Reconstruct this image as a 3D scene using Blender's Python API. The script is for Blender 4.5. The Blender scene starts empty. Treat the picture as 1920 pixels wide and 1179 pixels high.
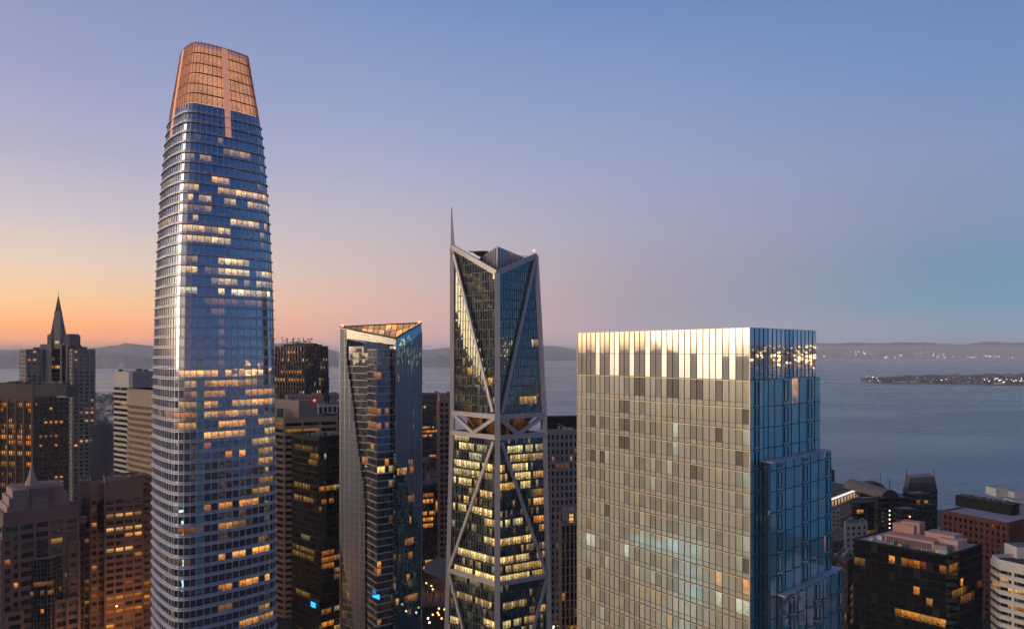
import bpy, math, random, zlib
import numpy as np
from mathutils import Vector as V

random.seed(7)
C = bpy.context.scene
COL = C.collection
F = 1280.0            # focal length in photograph pixels
CX, HY, CZ = 960.0, 660.0, 182.0   # centre column, horizon row, eye height (m)

# ------------------------------------------------------------------ camera
cam = bpy.data.cameras.new('camera'); camo = bpy.data.objects.new('camera', cam); COL.objects.link(camo)
cam.lens = 24; cam.sensor_width = 36; cam.clip_start = 1; cam.clip_end = 120000
camo.location = (0, 0, CZ); camo.rotation_euler = (math.radians(90), 0, 0)
cam.shift_y = 70.5 / 1920
C.camera = camo
C.view_settings.view_transform = 'Standard'
try: C.view_settings.look = 'None'
except Exception: pass
C.view_settings.exposure = 0.0; C.view_settings.gamma = 1.0; C.view_settings.use_curve_mapping = False
C.cycles.max_bounces = 10; C.cycles.diffuse_bounces = 2; C.cycles.glossy_bounces = 4
C.cycles.volume_bounces = 8; C.cycles.use_denoising = True
C.cycles.sample_clamp_indirect = 4; C.cycles.caustics_reflective = False; C.cycles.caustics_refractive = False
try: C.cycles.use_light_tree = False
except Exception: pass

# ------------------------------------------------------------------ dusk sky
def lin(c):
    g_ = .3*c[0]+.59*c[1]+.11*c[2]; c = [v*.91+g_*.09 for v in c]
    return tuple(((v/255)/12.92 if v/255 <= .04045 else ((v/255+.055)/1.055)**2.4) for v in c)
BANDS = [0.0, .03, .065, .11, .17, .25, .36, .52, 1.0]
# azimuth (0 = straight ahead, -90 = west, left) : [(tan elevation, sRGB colour, gain)]
SKY = {
 -180: [(0,(112,98,112),1),(.06,(128,112,134),1),(.15,(110,112,146),1),(.35,(86,104,148),1),(1,(72,82,118),1)],
 -158: [(0,(150,120,118),1.1),(.06,(190,160,150),1.3),(.15,(170,158,170),1.2),(.35,(112,124,164),1),(1,(72,86,124),1)],
 -135: [(0,(255,186,125),1.7),(.06,(255,212,150),2.5),(.15,(250,216,182),1.9),(.35,(178,174,192),1.1),(.6,(116,128,168),1),(1,(76,92,132),1)],
 -108: [(0,(255,200,140),3.0),(.05,(255,228,180),4.4),(.12,(255,234,204),3.8),(.25,(238,222,208),1.7),(.5,(146,154,188),1),(1,(80,96,138),1)],
 -85:  [(0,(255,196,128),3.2),(.05,(255,226,172),4.6),(.12,(255,232,200),3.8),(.25,(238,220,208),1.7),(.5,(148,156,190),1.05),(1,(80,96,138),1)],
 -60:  [(0,(255,165,95),1.1),(.046,(255,196,125),1.2),(.08,(255,214,160),1.1),(.17,(225,208,205),1),(.3,(175,178,206),1),(.5,(140,154,198),1),(1,(78,98,144),1)],
 -32.6:[(.0,(246,146,98),1.12),(.03,(255,164,100),1.1),(.05,(255,188,122),1.04),(.079,(254,213,168),1),(.125,(235,212,200),1),(.17,(210,198,206),1),(.236,(184,180,206),1),(.335,(157,165,205),1),(.433,(142,153,200),1),(1,(78,98,144),1)],
 -12.3:[(0,(205,160,160),1),(.03,(218,165,152),1),(.06,(230,180,162),1),(.107,(220,192,182),1),(.16,(205,190,195),1),(.2,(192,185,202),1),(.275,(168,175,208),1),(.39,(142,162,206),1),(.5,(122,148,202),1),(1,(76,96,144),1)],
 11.5: [(0,(160,148,166),1),(.045,(162,153,170),1),(.12,(172,163,182),1),(.2,(164,168,197),1),(.31,(148,163,204),1),(.39,(130,155,204),1),(.5,(110,141,199),1),(1,(70,94,144),1)],
 32:   [(0,(126,136,160),1),(.03,(128,146,166),1),(.066,(116,152,178),1),(.106,(120,152,181),1),(.17,(136,152,186),1),(.24,(138,154,194),1),(.34,(120,148,199),1),(.43,(104,139,196),1),(1,(66,90,140),1)],
 60:   [(0,(96,118,152),1.2),(.05,(86,136,170),1.3),(.12,(86,138,178),1.3),(.25,(92,138,186),1.2),(.5,(78,118,172),1),(1,(64,86,132),1)],
 90:   [(0,(84,110,150),1.2),(.05,(80,134,174),1.3),(.12,(78,136,182),1.3),(.25,(80,130,182),1.2),(.5,(66,104,160),1),(1,(60,80,126),1)],
 125:  [(0,(78,94,134),1),(.06,(74,112,160),1),(.15,(66,108,166),1),(.35,(54,90,150),1),(1,(54,74,120),1)],
}
SKY[180] = SKY[-180]
world = bpy.data.worlds.new('World'); C.world = world; world.use_nodes = True
nt = world.node_tree; nt.nodes.clear()
def N(t, typ, **kw):
    n = t.nodes.new(typ)
    for k, v in kw.items(): setattr(n, k, v)
    return n
def M(t, op, a, b=None, c=None, clamp=False):
    n = t.nodes.new('ShaderNodeMath'); n.operation = op; n.use_clamp = clamp
    for i, v in enumerate((a, b, c)):
        if v is None: continue
        if isinstance(v, (int, float)): n.inputs[i].default_value = v
        else: t.links.new(v, n.inputs[i])
    return n.outputs[0]
tc = N(nt, 'ShaderNodeTexCoord'); sx = N(nt, 'ShaderNodeSeparateXYZ'); nt.links.new(tc.outputs['Generated'], sx.inputs[0])
az = M(nt, 'ARCTAN2', sx.outputs[0], sx.outputs[1])
azf = M(nt, 'MULTIPLY_ADD', az, 1/(2*math.pi), .5)
hor = M(nt, 'SQRT', M(nt, 'ADD', M(nt, 'MULTIPLY', sx.outputs[0], sx.outputs[0]), M(nt, 'MULTIPLY', sx.outputs[1], sx.outputs[1])))
elev = M(nt, 'DIVIDE', sx.outputs[2], M(nt, 'MAXIMUM', hor, .001))
GAIN = 5.0
prev = None
for bi, e in enumerate(BANDS):
    r = N(nt, 'ShaderNodeValToRGB'); cr = r.color_ramp; cr.interpolation = 'B_SPLINE' if False else 'LINEAR'
    azs = sorted(SKY)
    while len(cr.elements) < len(azs): cr.elements.new(.5)
    for k, a in enumerate(azs):
        st = SKY[a]; es = [s[0] for s in st]; cols = np.array([np.array(lin(s[1]))*s[2] for s in st])
        hz_ = float(np.interp(e, [0, .03, .065, .11], [1.45, 1.25, 1.08, 1]))
        col = [float(np.interp(e, es, cols[:, q]))/GAIN*hz_ for q in range(3)]
        cr.elements[k].position = (a+180)/360
        cr.elements[k].color = (*col, 1)
    nt.links.new(azf, r.inputs[0])
    if prev is None: prev = r.outputs[0]
    else:
        f = N(nt, 'ShaderNodeMapRange'); f.interpolation_type = 'LINEAR'
        nt.links.new(elev, f.inputs[0]); f.inputs[1].default_value = BANDS[bi-1]; f.inputs[2].default_value = e
        m = N(nt, 'ShaderNodeMix', data_type='RGBA'); nt.links.new(f.outputs[0], m.inputs[0])
        nt.links.new(prev, m.inputs[6]); nt.links.new(r.outputs[0], m.inputs[7]); prev = m.outputs[2]
bg = N(nt, 'ShaderNodeBackground'); bg.inputs[1].default_value = GAIN
nt.links.new(prev, bg.inputs[0])
wo = N(nt, 'ShaderNodeOutputWorld'); nt.links.new(bg.outputs[0], wo.inputs[0])

# last warm light from the west, just under the horizon line
sl = bpy.data.lights.new('sun', 'SUN'); sl.energy = 1.7; sl.angle = math.radians(40); sl.color = (1, .78, .55)
so = bpy.data.objects.new('sun', sl); COL.objects.link(so)
so.rotation_euler = (math.radians(83), 0, math.radians(-72))

# ------------------------------------------------------------------ materials
def mat(name):
    m = bpy.data.materials.new(name); m.use_nodes = True; m.node_tree.nodes.clear(); return m, m.node_tree
def solid(name, col, rough=.7, metal=0.0, var=.18, scale=.25, streak=True, spec=.4):
    m, t = mat(name)
    g = N(t, 'ShaderNodeNewGeometry'); mp = N(t, 'ShaderNodeMapping')
    mp.inputs['Scale'].default_value = (scale, scale, scale*(.25 if streak else 1)); t.links.new(g.outputs['Position'], mp.inputs[0])
    n = N(t, 'ShaderNodeTexNoise'); n.inputs['Scale'].default_value = 1; n.inputs['Detail'].default_value = 5; t.links.new(mp.outputs[0], n.inputs[0])
    f = M(t, 'MULTIPLY_ADD', n.outputs[0], 2*var, 1-var)
    c = N(t, 'ShaderNodeVectorMath', operation='SCALE'); c.inputs[0].default_value = col; t.links.new(f, c.inputs['Scale'])
    p = N(t, 'ShaderNodeBsdfPrincipled'); t.links.new(c.outputs[0], p.inputs['Base Color'])
    p.inputs['Roughness'].default_value = rough; p.inputs['Metallic'].default_value = metal
    p.inputs['Specular IOR Level'].default_value = spec
    o = N(t, 'ShaderNodeOutputMaterial'); t.links.new(p.outputs[0], o.inputs[0]); return m
def glow(name, col, s, scale=0):
    m, t = mat(name); e = N(t, 'ShaderNodeEmission'); e.inputs[0].default_value = (*col, 1); e.inputs[1].default_value = s
    o = N(t, 'ShaderNodeOutputMaterial'); t.links.new(e.outputs[0], o.inputs[0]); return m
def frac(t, x, k):
    return M(t, 'FRACT', M(t, 'MULTIPLY', x, k))
def window(name, tint=(.8, .85, .9), f0=.3, inner=(.02, .022, .025), cur=(.16, .15, .13), pcur=.15, lit=1.0, jit=.012, wav=.006, rough=.02, wsc=.35, pat=1.0):
    """Curtain wall glass: reflective pane in front of a dark or lit room; attribute pv = (random, lit level, light colour)."""
    m, t = mat(name)
    a = N(t, 'ShaderNodeAttribute', attribute_name='pv'); s = N(t, 'ShaderNodeSeparateXYZ'); t.links.new(a.outputs['Vector'], s.inputs[0])
    R, G, B = s.outputs
    g = N(t, 'ShaderNodeNewGeometry')
    cmb = N(t, 'ShaderNodeCombineXYZ')
    t.links.new(M(t, 'SUBTRACT', frac(t, R, 17.3), .5), cmb.inputs[0]); t.links.new(M(t, 'SUBTRACT', frac(t, R, 91.7), .5), cmb.inputs[1]); t.links.new(M(t, 'SUBTRACT', frac(t, R, 53.1), .5), cmb.inputs[2])
    s1 = N(t, 'ShaderNodeVectorMath', operation='SCALE'); s1.inputs['Scale'].default_value = jit*2; t.links.new(cmb.outputs[0], s1.inputs[0])
    nz = N(t, 'ShaderNodeTexNoise'); nz.inputs['Scale'].default_value = wsc; nz.inputs['Detail'].default_value = 2; t.links.new(g.outputs['Position'], nz.inputs[0])
    s2 = N(t, 'ShaderNodeVectorMath', operation='SUBTRACT'); t.links.new(nz.outputs['Color'], s2.inputs[0]); s2.inputs[1].default_value = (.5, .5, .5)
    s3 = N(t, 'ShaderNodeVectorMath', operation='SCALE'); s3.inputs['Scale'].default_value = wav*2; t.links.new(s2.outputs[0], s3.inputs[0])
    ad = N(t, 'ShaderNodeVectorMath', operation='ADD'); t.links.new(s1.outputs[0], ad.inputs[0]); t.links.new(s3.outputs[0], ad.inputs[1])
    ad2 = N(t, 'ShaderNodeVectorMath', operation='ADD'); t.links.new(ad.outputs[0], ad2.inputs[0]); t.links.new(g.outputs['Normal'], ad2.inputs[1])
    nn = N(t, 'ShaderNodeVectorMath', operation='NORMALIZE'); t.links.new(ad2.outputs[0], nn.inputs[0])
    gl = N(t, 'ShaderNodeBsdfGlossy'); gl.inputs['Color'].default_value = (*tint, 1); gl.inputs['Roughness'].default_value = rough; t.links.new(nn.outputs[0], gl.inputs['Normal'])
    fr = N(t, 'ShaderNodeFresnel'); fr.inputs[0].default_value = 1.5; t.links.new(nn.outputs[0], fr.inputs[1])
    fac = M(t, 'MULTIPLY_ADD', fr.outputs[0], 1-f0, f0, clamp=True)
    # room behind the glass
    mx = N(t, 'ShaderNodeMix', data_type='RGBA'); mx.inputs[6].default_value = (*inner, 1); mx.inputs[7].default_value = (*cur, 1)
    cs = M(t, 'LESS_THAN', frac(t, R, 7.7), pcur); t.links.new(M(t, 'MULTIPLY', cs, M(t, 'MULTIPLY_ADD', frac(t, R, 33.3), .7, .3)), mx.inputs[0])
    df = N(t, 'ShaderNodeBsdfDiffuse'); t.links.new(mx.outputs[2], df.inputs[0])
    uv = N(t, 'ShaderNodeUVMap'); uv.uv_map = 'uv'
    us = N(t, 'ShaderNodeSeparateXYZ'); t.links.new(uv.outputs[0], us.inputs[0])
    cv = N(t, 'ShaderNodeCombineXYZ'); t.links.new(M(t, 'MULTIPLY', us.outputs[0], 2.2), cv.inputs[0]); t.links.new(M(t, 'MULTIPLY', us.outputs[1], 2.0), cv.inputs[1]); t.links.new(M(t, 'MULTIPLY', R, 60), cv.inputs[2])
    n2 = N(t, 'ShaderNodeTexNoise'); n2.inputs['Scale'].default_value = 1.9; n2.inputs['Detail'].default_value = 2; t.links.new(cv.outputs[0], n2.inputs[0])
    pt = N(t, 'ShaderNodeMapRange'); t.links.new(n2.outputs[0], pt.inputs[0]); pt.inputs[1].default_value = .36; pt.inputs[2].default_value = .66; pt.inputs[3].default_value = .08; pt.inputs[4].default_value = .95
    # bright ceiling strip at the head of the window
    ce = N(t, 'ShaderNodeMapRange'); t.links.new(us.outputs[1], ce.inputs[0]); ce.inputs[1].default_value = .15; ce.inputs[2].default_value = .8; ce.inputs[3].default_value = -.15; ce.inputs[4].default_value = .6
    pp = M(t, 'MAXIMUM', M(t, 'ADD', pt.outputs[0], ce.outputs[0]), .03)
    pp = M(t, 'MULTIPLY', pp, M(t, 'MULTIPLY_ADD', frac(t, R, 23.9), .7, .5))
    if pat < 1: pp = M(t, 'MULTIPLY_ADD', pp, pat, 1-pat)
    rp = N(t, 'ShaderNodeValToRGB'); cr = rp.color_ramp
    for k, (p_, c_) in enumerate([(0, (1, .30, .04)), (.35, (1, .52, .14)), (.7, (1, .76, .4)), (1, (.78, .95, .74))]):
        if k > 1: cr.elements.new(p_)
        e_ = cr.elements[k if k < 2 else k]; 
    els = [(0, (1, .26, .02)), (.35, (1, .46, .08)), (.7, (1, .70, .26)), (1, (.72, .92, .72))]
    for k, (p_, c_) in enumerate(els):
        cr.elements[k].position = p_; cr.elements[k].color = (*c_, 1)
    t.links.new(B, rp.inputs[0])
    em = N(t, 'ShaderNodeEmission'); t.links.new(rp.outputs[0], em.inputs[0]); t.links.new(M(t, 'MULTIPLY', M(t, 'MULTIPLY', G, lit), pp), em.inputs[1])
    asd = N(t, 'ShaderNodeAddShader'); t.links.new(df.outputs[0], asd.inputs[0]); t.links.new(em.outputs[0], asd.inputs[1])
    ms = N(t, 'ShaderNodeMixShader'); t.links.new(fac, ms.inputs[0]); t.links.new(asd.outputs[0], ms.inputs[1]); t.links.new(gl.outputs[0], ms.inputs[2])
    o = N(t, 'ShaderNodeOutputMaterial'); t.links.new(ms.outputs[0], o.inputs[0]); return m

W_SF = window('tower_glass', (.80, .88, 1.0), .46, (.010, .016, .026), (.10, .10, .10), .2, 2.4, .007, .006)
W_SF2 = window('spandrel_glass', (.7, .78, .9), .36, (.02, .022, .03), lit=0, jit=.006)
W_FR = window('green_office_glass', (.78, .78, .64), .13, (.014, .022, .02), (.12, .15, .12), .3, 1.7, .006, .003)
W_MI = window('blue_residential_glass', (.55, .74, .92), .30, (.010, .016, .02), (.12, .12, .11), .15, 1.4, .010, .006)
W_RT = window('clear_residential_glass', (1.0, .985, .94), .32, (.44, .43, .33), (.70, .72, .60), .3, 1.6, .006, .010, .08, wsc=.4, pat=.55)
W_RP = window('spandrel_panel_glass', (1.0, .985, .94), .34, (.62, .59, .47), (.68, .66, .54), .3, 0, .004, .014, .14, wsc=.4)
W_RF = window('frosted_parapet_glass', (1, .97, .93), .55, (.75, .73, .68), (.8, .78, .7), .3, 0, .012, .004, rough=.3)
W_RB = window('pleated_blue_glass', (.68, .97, 1.0), .44, (.13, .52, .66), (.36, .64, .70), .3, 1.3, .010, .012, wsc=.5)
W_OF = window('office_window', (.7, .72, .75), .12, (.012, .011, .012), (.09, .08, .07), .15, 1.5, .008, .003)
W_BK = window('black_office_glass', (.55, .6, .66), .05, (.005, .005, .006), (.03, .03, .03), .1, .8, .006, .003)
S_GRAN = solid('pink_granite', (.235, .155, .148), .75)
S_GRAN2 = solid('pale_pink_granite', (.42, .28, .265), .7)
S_TAN = solid('tan_stone', (.30, .23, .185), .8)
S_BROWN = solid('brown_stone', (.085, .055, .042), .75)
S_GREY = solid('grey_concrete', (.24, .22, .225), .8)
S_GREYD = solid('dark_grey_stone', (.10, .088, .088), .8)
S_WHITE = solid('white_concrete', (.62, .59, .56), .75, var=.1)
S_CREAM = solid('cream_concrete', (.50, .44, .38), .8, var=.12)
S_BRICK = solid('red_brick_stone', (.18, .06, .038), .85)
S_BLACK = solid('black_metal', (.008, .008, .009), .6, spec=.2)
S_DARK = solid('dark_bronze', (.03, .024, .022), .5)
S_ROOF = solid('grey_roofing', (.17, .155, .165), .9, var=.35, scale=.15, streak=False)
S_ROOFL = solid('pale_roofing', (.40, .36, .38), .9, var=.25, scale=.2, streak=False)
S_ROOFD = solid('dark_roofing', (.05, .047, .05), .9, var=.3, streak=False)
S_RING = solid('silver_sunshade', (.86, .83, .90), .45, .3, var=.05)
S_MULL = solid('silver_mullion', (.74, .72, .78), .4, .5, var=.05)
S_FRAME = solid('pale_aluminium_cladding', (.52, .48, .49), .42, .25, var=.06)
S_FIN = solid('grey_blue_fin', (.50, .52, .60), .4, .5, var=.05)
S_SLAB = solid('white_slab_edge', (.62, .60, .58), .5, var=.05)
S_COPPER = solid('orange_lit_louvre', (.62, .33, .2), .5, .3, var=.1)
S_PINK = solid('pink_stucco', (.52, .30, .26), .85, var=.1)
S_LINE = solid('bronze_mullion', (.10, .08, .06), .5, .3)
S_LINEG = solid('champagne_mullion', (.78, .62, .40), .4, .4)
S_TEAL = solid('dark_teal_mullion', (.012, .03, .045), .5)
E_RED = glow('red_beacon_glow', (1, .06, .03), 14)
E_WHITE = glow('white_lamp_glow', (1, .88, .72), 5)
E_CYAN = glow('cyan_lamp_glow', (.35, .85, 1), 8)
E_BLUE = glow('blue_sign_glow', (.02, .35, 1), 2.4)
E_WARM = glow('warm_street_light', (1, .45, .12), 4)

# ------------------------------------------------------------------ geometry helpers
def gp(px, Y): return ((px-CX)/F*Y, Y)
def zz(py, Y): return CZ + (HY-py)/F*Y
def proj(p): return (CX + F*p[0]/p[1], HY - F*(p[2]-CZ)/p[1]) if p[1] > 1 else (-1e4, -1e4)

class MB:
    def __init__(s): s.v = []; s.f = []; s.m = []; s.c = []; s.uv = []
    def quad(s, a, b, c, d, m=0, col=(0, 0, 0), uv=None):
        n = len(s.v); s.v += [tuple(a), tuple(b), tuple(c), tuple(d)]; s.f.append((n, n+1, n+2, n+3)); s.m.append(m); s.c.append(col)
        s.uv.append(uv or ((0, 0), (1, 0), (1, 1), (0, 1)))
    def tri(s, a, b, c, m=0, col=(0, 0, 0)):
        n = len(s.v); s.v += [tuple(a), tuple(b), tuple(c)]; s.f.append((n, n+1, n+2)); s.m.append(m); s.c.append(col); s.uv.append(((0, 0), (1, 0), (1, 1)))
    def box(s, o, u, v, w, m=0):
        """box from corner o with edge vectors u, v, w (u x v along w)"""
        o, u, v, w = V(o), V(u), V(v), V(w)
        if u.cross(v).dot(w) < 0: u, v = v, u
        a, b, c, d = o, o+u, o+u+v, o+v; e, f, g, h = a+w, b+w, c+w, d+w
        for q in ((a, d, c, b), (e, f, g, h), (a, b, f, e), (b, c, g, f), (c, d, h, g), (d, a, e, h)): s.quad(*q, m)
    def beam(s, p, q, w, d, out, m=0):
        """rectangular bar from p to q, width w, depth d; out = outward direction"""
        p, q, out = V(p), V(q), V(out); ax = (q-p).normalized(); sd = ax.cross(out).normalized(); ot = sd.cross(ax).normalized()
        if ot.dot(out) < 0: ot = -ot
        s.box(p - sd*w/2 - ot*d/2, sd*w, ot*d, q-p, m)
    def prism(s, pts, z0, z1, m=0, mt=None):
        n = len(pts)
        for i in range(n):
            a, b = pts[i], pts[(i+1) % n]
            s.quad((a[0], a[1], z0), (b[0], b[1], z0), (b[0], b[1], z1), (a[0], a[1], z1), m)
        k = len(s.v); s.v += [(p[0], p[1], z1) for p in pts]; s.f.append(tuple(range(k, k+n))); s.m.append(m if mt is None else mt); s.c.append((0, 0, 0)); s.uv.append([(0, 0)]*n)
    def build(s, name, mats, parent=None, kind=None, origin=None):
        if not s.f: return None
        me = bpy.data.meshes.new(name)
        if origin is None: origin = ORG.get(parent.name, (0, 0, 0)) if parent else (0, 0, 0)
        vv = np.array(s.v, dtype=np.float64) - np.array(origin)
        me.from_pydata(vv.tolist(), [], s.f)
        me.polygons.foreach_set('material_index', s.m)
        cnt = [len(f) for f in s.f]
        at = me.attributes.new('pv', 'FLOAT_COLOR', 'CORNER')
        cc = np.repeat(np.array([(c[0], c[1], c[2], 1.0) for c in s.c], dtype=np.float32), cnt, axis=0)
        at.data.foreach_set('color', cc.ravel())
        ul = me.uv_layers.new(name='uv')
        ul.data.foreach_set('uv', np.array([x for u in s.uv for x in u], dtype=np.float32).ravel())
        for m in (mats if isinstance(mats, (list, tuple)) else [mats]): me.materials.append(m)
        o = bpy.data.objects.new(name, me); COL.objects.link(o)
        if parent: o.parent = parent
        else: o.location = origin
        if kind: o['kind'] = kind
        return o
ORG = {}
def thing(name, label, cat, loc, group=None):
    o = bpy.data.objects.new(name, None); o.empty_display_size = 1; COL.objects.link(o); o.location = loc
    ORG[o.name] = tuple(loc); o['label'] = label; o['category'] = cat
    if group: o['group'] = group
    return o
def tag(o, label, cat, group=None):
    o['label'] = label; o['category'] = cat
    if group: o['group'] = group
    return o

class Bldg:
    """A building: an Empty with its wall, roof, piers, bands and windows as parts."""
    def __init__(s, name, label, cat='tower', group=None, loc=None, seed=0):
        s.loc = loc or (0, 0, 0); s.root = thing(name, label, cat, s.loc, group)
        s.mb = {}; s.panes = []; s.rng = random.Random(zlib.crc32(label.encode()) if seed == 0 else seed); s.blk = 0; s.seed_ = seed; s.hsh = 0.0
    def part(s, name, *mats):
        if name not in s.mb: s.mb[name] = (MB(), list(mats))
        b, ms = s.mb[name]
        for m in mats:
            if m not in ms: ms.append(m)
        return b
    def mi(s, name, m): return s.mb[name][1].index(m)
    def pane(s, q, m, lit=0.0, hue=.4, blk=0, j=0, uv=None, name='window', lock=False):
        q = [V(p) for p in q]; c = (q[0]+q[1]+q[2]+q[3])/4
        px, py = proj(c)
        n = (V(q[1])-V(q[0])).cross(V(q[2])-V(q[1]))
        face = n.dot(V((0, 0, CZ))-c) > 0
        a, b = proj(q[0]), proj(q[2])
        sz = max(abs(a[0]-b[0]), abs(a[1]-b[1])) if face and c.y > 5 and -40 < px < 1960 and py < 1215 else 0
        area = abs(a[0]-b[0])*abs(a[1]-b[1]) if sz else 0
        s.panes.append(dict(q=q, m=m, lit=lit, hue=hue, blk=blk, j=j, px=px, py=py, sz=sz, area=area, uv=uv, name=name, face=face, lock=lock))
    def light(s, rects):
        """rects (x0, x1, y, level, hue): light the windows of the floor that passes there in the photograph"""
        vis = [p for p in s.panes if p['face'] and not p['lock']]
        for (x0, x1, y, lv, hu) in rects:
            cx = (x0+x1)/2
            best = min(vis, key=lambda p: max(0, abs(p['px']-cx)-6)*3 + abs(p['py']-y), default=None)
            if best is None: continue
            for p in vis:
                if p['blk'] == best['blk'] and p['j'] == best['j'] and x0 <= p['px'] <= x1:
                    p['lit'] = lv*s.rng.uniform(.45, 1.1)*(s.rng.random() > .06); p['hue'] = min(1, max(0, hu + s.hsh + s.rng.uniform(-.1, .1)))
    def finish(s, minpx=9.5, limit=300):
        order = sorted((i for i, p in enumerate(s.panes) if p['sz'] >= minpx), key=lambda i: -s.panes[i]['area'])[:limit]
        pick = set(order); rest = {}
        for i, p in enumerate(s.panes):
            col = (s.rng.random(), p['lit'], p['hue'])
            if i in pick:
                b = MB(); b.quad(*p['q'], 0, col, p['uv']); o_ = b.build(p['name'], p['m'], s.root)
            else:
                k = p['name']
                if k not in rest: rest[k] = (MB(), [])
                b, ms = rest[k]
                if p['m'] not in ms: ms.append(p['m'])
                b.quad(*p['q'], ms.index(p['m']), col, p['uv'])
        for k, (b, ms) in rest.items(): b.build(k, ms, s.root, kind='stuff')
        for k, (b, ms) in s.mb.items(): b.build(k, ms, s.root)
        return s.root
    def facade(s, A, B, z0, z1, fh=4, cw=3, pw=.6, pd=.4, pe=1, sp=1.2, sd=.2, glass=None, wall=None, wall2=None, plit=.1, run=.5, hue=.3, lvl=.8, foot=0, head=0, skip=None, glassd=0.0):
        s.blk_f = getattr(s, 'blk_f', 0)
        A, B = V((*A[:2], 0)), V((*B[:2], 0)); Wd = (B-A).length; U = (B-A)/Wd; Nn = V((U.y, -U.x, 0))
        nc = max(1, round(Wd/cw)); cw = Wd/nc; nf = max(1, round((z1-z0-head)/fh)); fh = (z1-z0-head)/nf
        pr = s.part('pier', wall); wi = s.mi('pier', wall)
        w2 = wall2 or wall; spn = s.part('spandrel_band', w2); w2i = s.mi('spandrel_band', w2)
        for i in range(0, nc+1):
            if pe and i % pe == 0 and pw > 0:
                ww = pw if 0 < i < nc else pw*.6; x = i*cw - ww/2 if 0 < i < nc else (0 if i == 0 else Wd-ww)
                pr.box(A+U*x-Nn*.3+V((0, 0, z0)), U*ww, Nn*(pd+.3), (0, 0, z1-z0-head), wi)
        for j in range(nf+1):
            if sp > 0:
                h = sp if j < nf else sp*.5+head; zb = z0+j*fh - (sp*.5 if j else 0)
                spn.box(A-Nn*.3+V((0, 0, zb)), U*Wd, Nn*(sd+.3), (0, 0, min(h, z1-zb)), w2i)
        for j in range(nf):
            plit_ = plit if plit >= 1 else plit*.28
            on = s.rng.random() < plit_*2.2; st = False
            for i in range(nc):
                if s.rng.random() > run: st = s.rng.random() < (.75 if on else plit_*.4)
                lv = lvl*s.rng.uniform(.1, 1.0)**1.3 if st else 0.0
                x0, x1 = i*cw + (pw/2 if pe == 1 else .06), (i+1)*cw - (pw/2 if pe == 1 else .06)
                a = z0+j*fh+sp*.5; b = z0+(j+1)*fh-sp*.5
                q = [A+U*x0+V((0, 0, a)), A+U*x1+V((0, 0, a)), A+U*x1+V((0, 0, b)), A+U*x0+V((0, 0, b))]
                q = [p-Nn*glassd for p in q]
                if skip and skip(*proj((q[0]+q[2])/2)): continue
                s.pane(q, glass, lv, hue+s.rng.uniform(-.2, .25), s.blk, j, ((0, 0), (cw/3, 0), (cw/3, 1), (0, 1)))
        # a solid backing so that nothing shows through the joints
        bk = s.part('wall', w2)
        bk.quad(A-Nn*.12+V((0, 0, z0)), B-Nn*.12+V((0, 0, z0)), B-Nn*.12+V((0, 0, z1)), A-Nn*.12+V((0, 0, z1)), s.mi('wall', w2))
    def block(s, pts, z0, z1, roof=None, par=1.0, **kw):
        """facades on every side of a footprint (counter-clockwise), flat roof and parapet"""
        n = len(pts); s.blk += 1
        for i in range(n): s.facade(pts[i], pts[(i+1) % n], z0, z1, **kw)
        s.roof(pts, z1, roof or S_ROOF, kw.get('wall2') or kw['wall'], par)
    def roof(s, pts, z1, rm, pm, par=1.0, out=.22):
        n = len(pts); r = s.part('roof', rm); ri = s.mi('roof', rm)
        k = len(r.v); r.v += [(p[0], p[1], z1) for p in pts]; r.f.append(tuple(range(k, k+n))); r.m.append(ri); r.c.append((0, 0, 0)); r.uv.append([(0, 0)]*n)
        if par:
            pp = s.part('parapet', pm); pi = s.mi('parapet', pm)
            for i in range(n):
                a, b = V((*pts[i][:2], 0)), V((*pts[(i+1) % n][:2], 0)); U = (b-a).normalized(); Nn = V((U.y, -U.x, 0))
                pp.box(a-U*.0+Nn*(out-.55)+V((0, 0, z1-.05)), b-a, Nn*.6, (0, 0, par), pi)
    def solidbox(s, name, pts, z0, z1, m, mt=None):
        b = s.part(name, m)
        if mt: s.part(name, mt)
        b.prism(pts, z0, z1, s.mi(name, m), s.mi(name, mt) if mt else None)
    def clutter(s, pts, z, n, hmax=3, m=None, sz=(2, 5)):
        """roof plant: separate boxes, each a part"""
        P = [V((*p[:2], 0)) for p in pts]; m = m or S_GREY
        for k in range(n):
            u, v = s.rng.uniform(.12, .8), s.rng.uniform(.12, .8)
            o = P[1] + (P[2]-P[1])*u + (P[0]-P[1])*v
            U = (P[2]-P[1]).normalized(); Wv = (P[0]-P[1]).normalized(); a, b_, h = s.rng.uniform(*sz), s.rng.uniform(*sz), s.rng.uniform(.8, hmax)
            b = MB(); b.box(o+V((0, 0, z)), U*a, Wv*b_, (0, 0, h))
            if h > 1.6: b.box(o+U*.3+Wv*.3+V((0, 0, z+h)), U*(a-.6)*.5, Wv*(b_-.6)*.6, (0, 0, .5))
            b.build('rooftop_unit', m, s.root)
def fp(pl, yl, pc, yc, pr, yr):
    """footprint from left, near and right corner (photo column, depth) with the hidden fourth"""
    L, Cc, R = gp(pl, yl), gp(pc, yc), gp(pr, yr)
    return [L, Cc, R, (L[0]+R[0]-Cc[0], L[1]+R[1]-Cc[1])]
def fr(pl, pr, Y, depth, rot=0):
    a, b = V(gp(pl, Y)), V(gp(pr, Y+rot)); u = (b-a).normalized(); n = V((-u.y, u.x))*depth
    return [tuple(a+n), tuple(a), tuple(b), tuple(b+n)]
def cen(pts): return (sum(p[0] for p in pts)/len(pts), sum(p[1] for p in pts)/len(pts), 0)
def inset(pts, k):
    c = V(cen(pts)[:2]); return [tuple(c+(V(p[:2])-c)*k) for p in pts]
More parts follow.
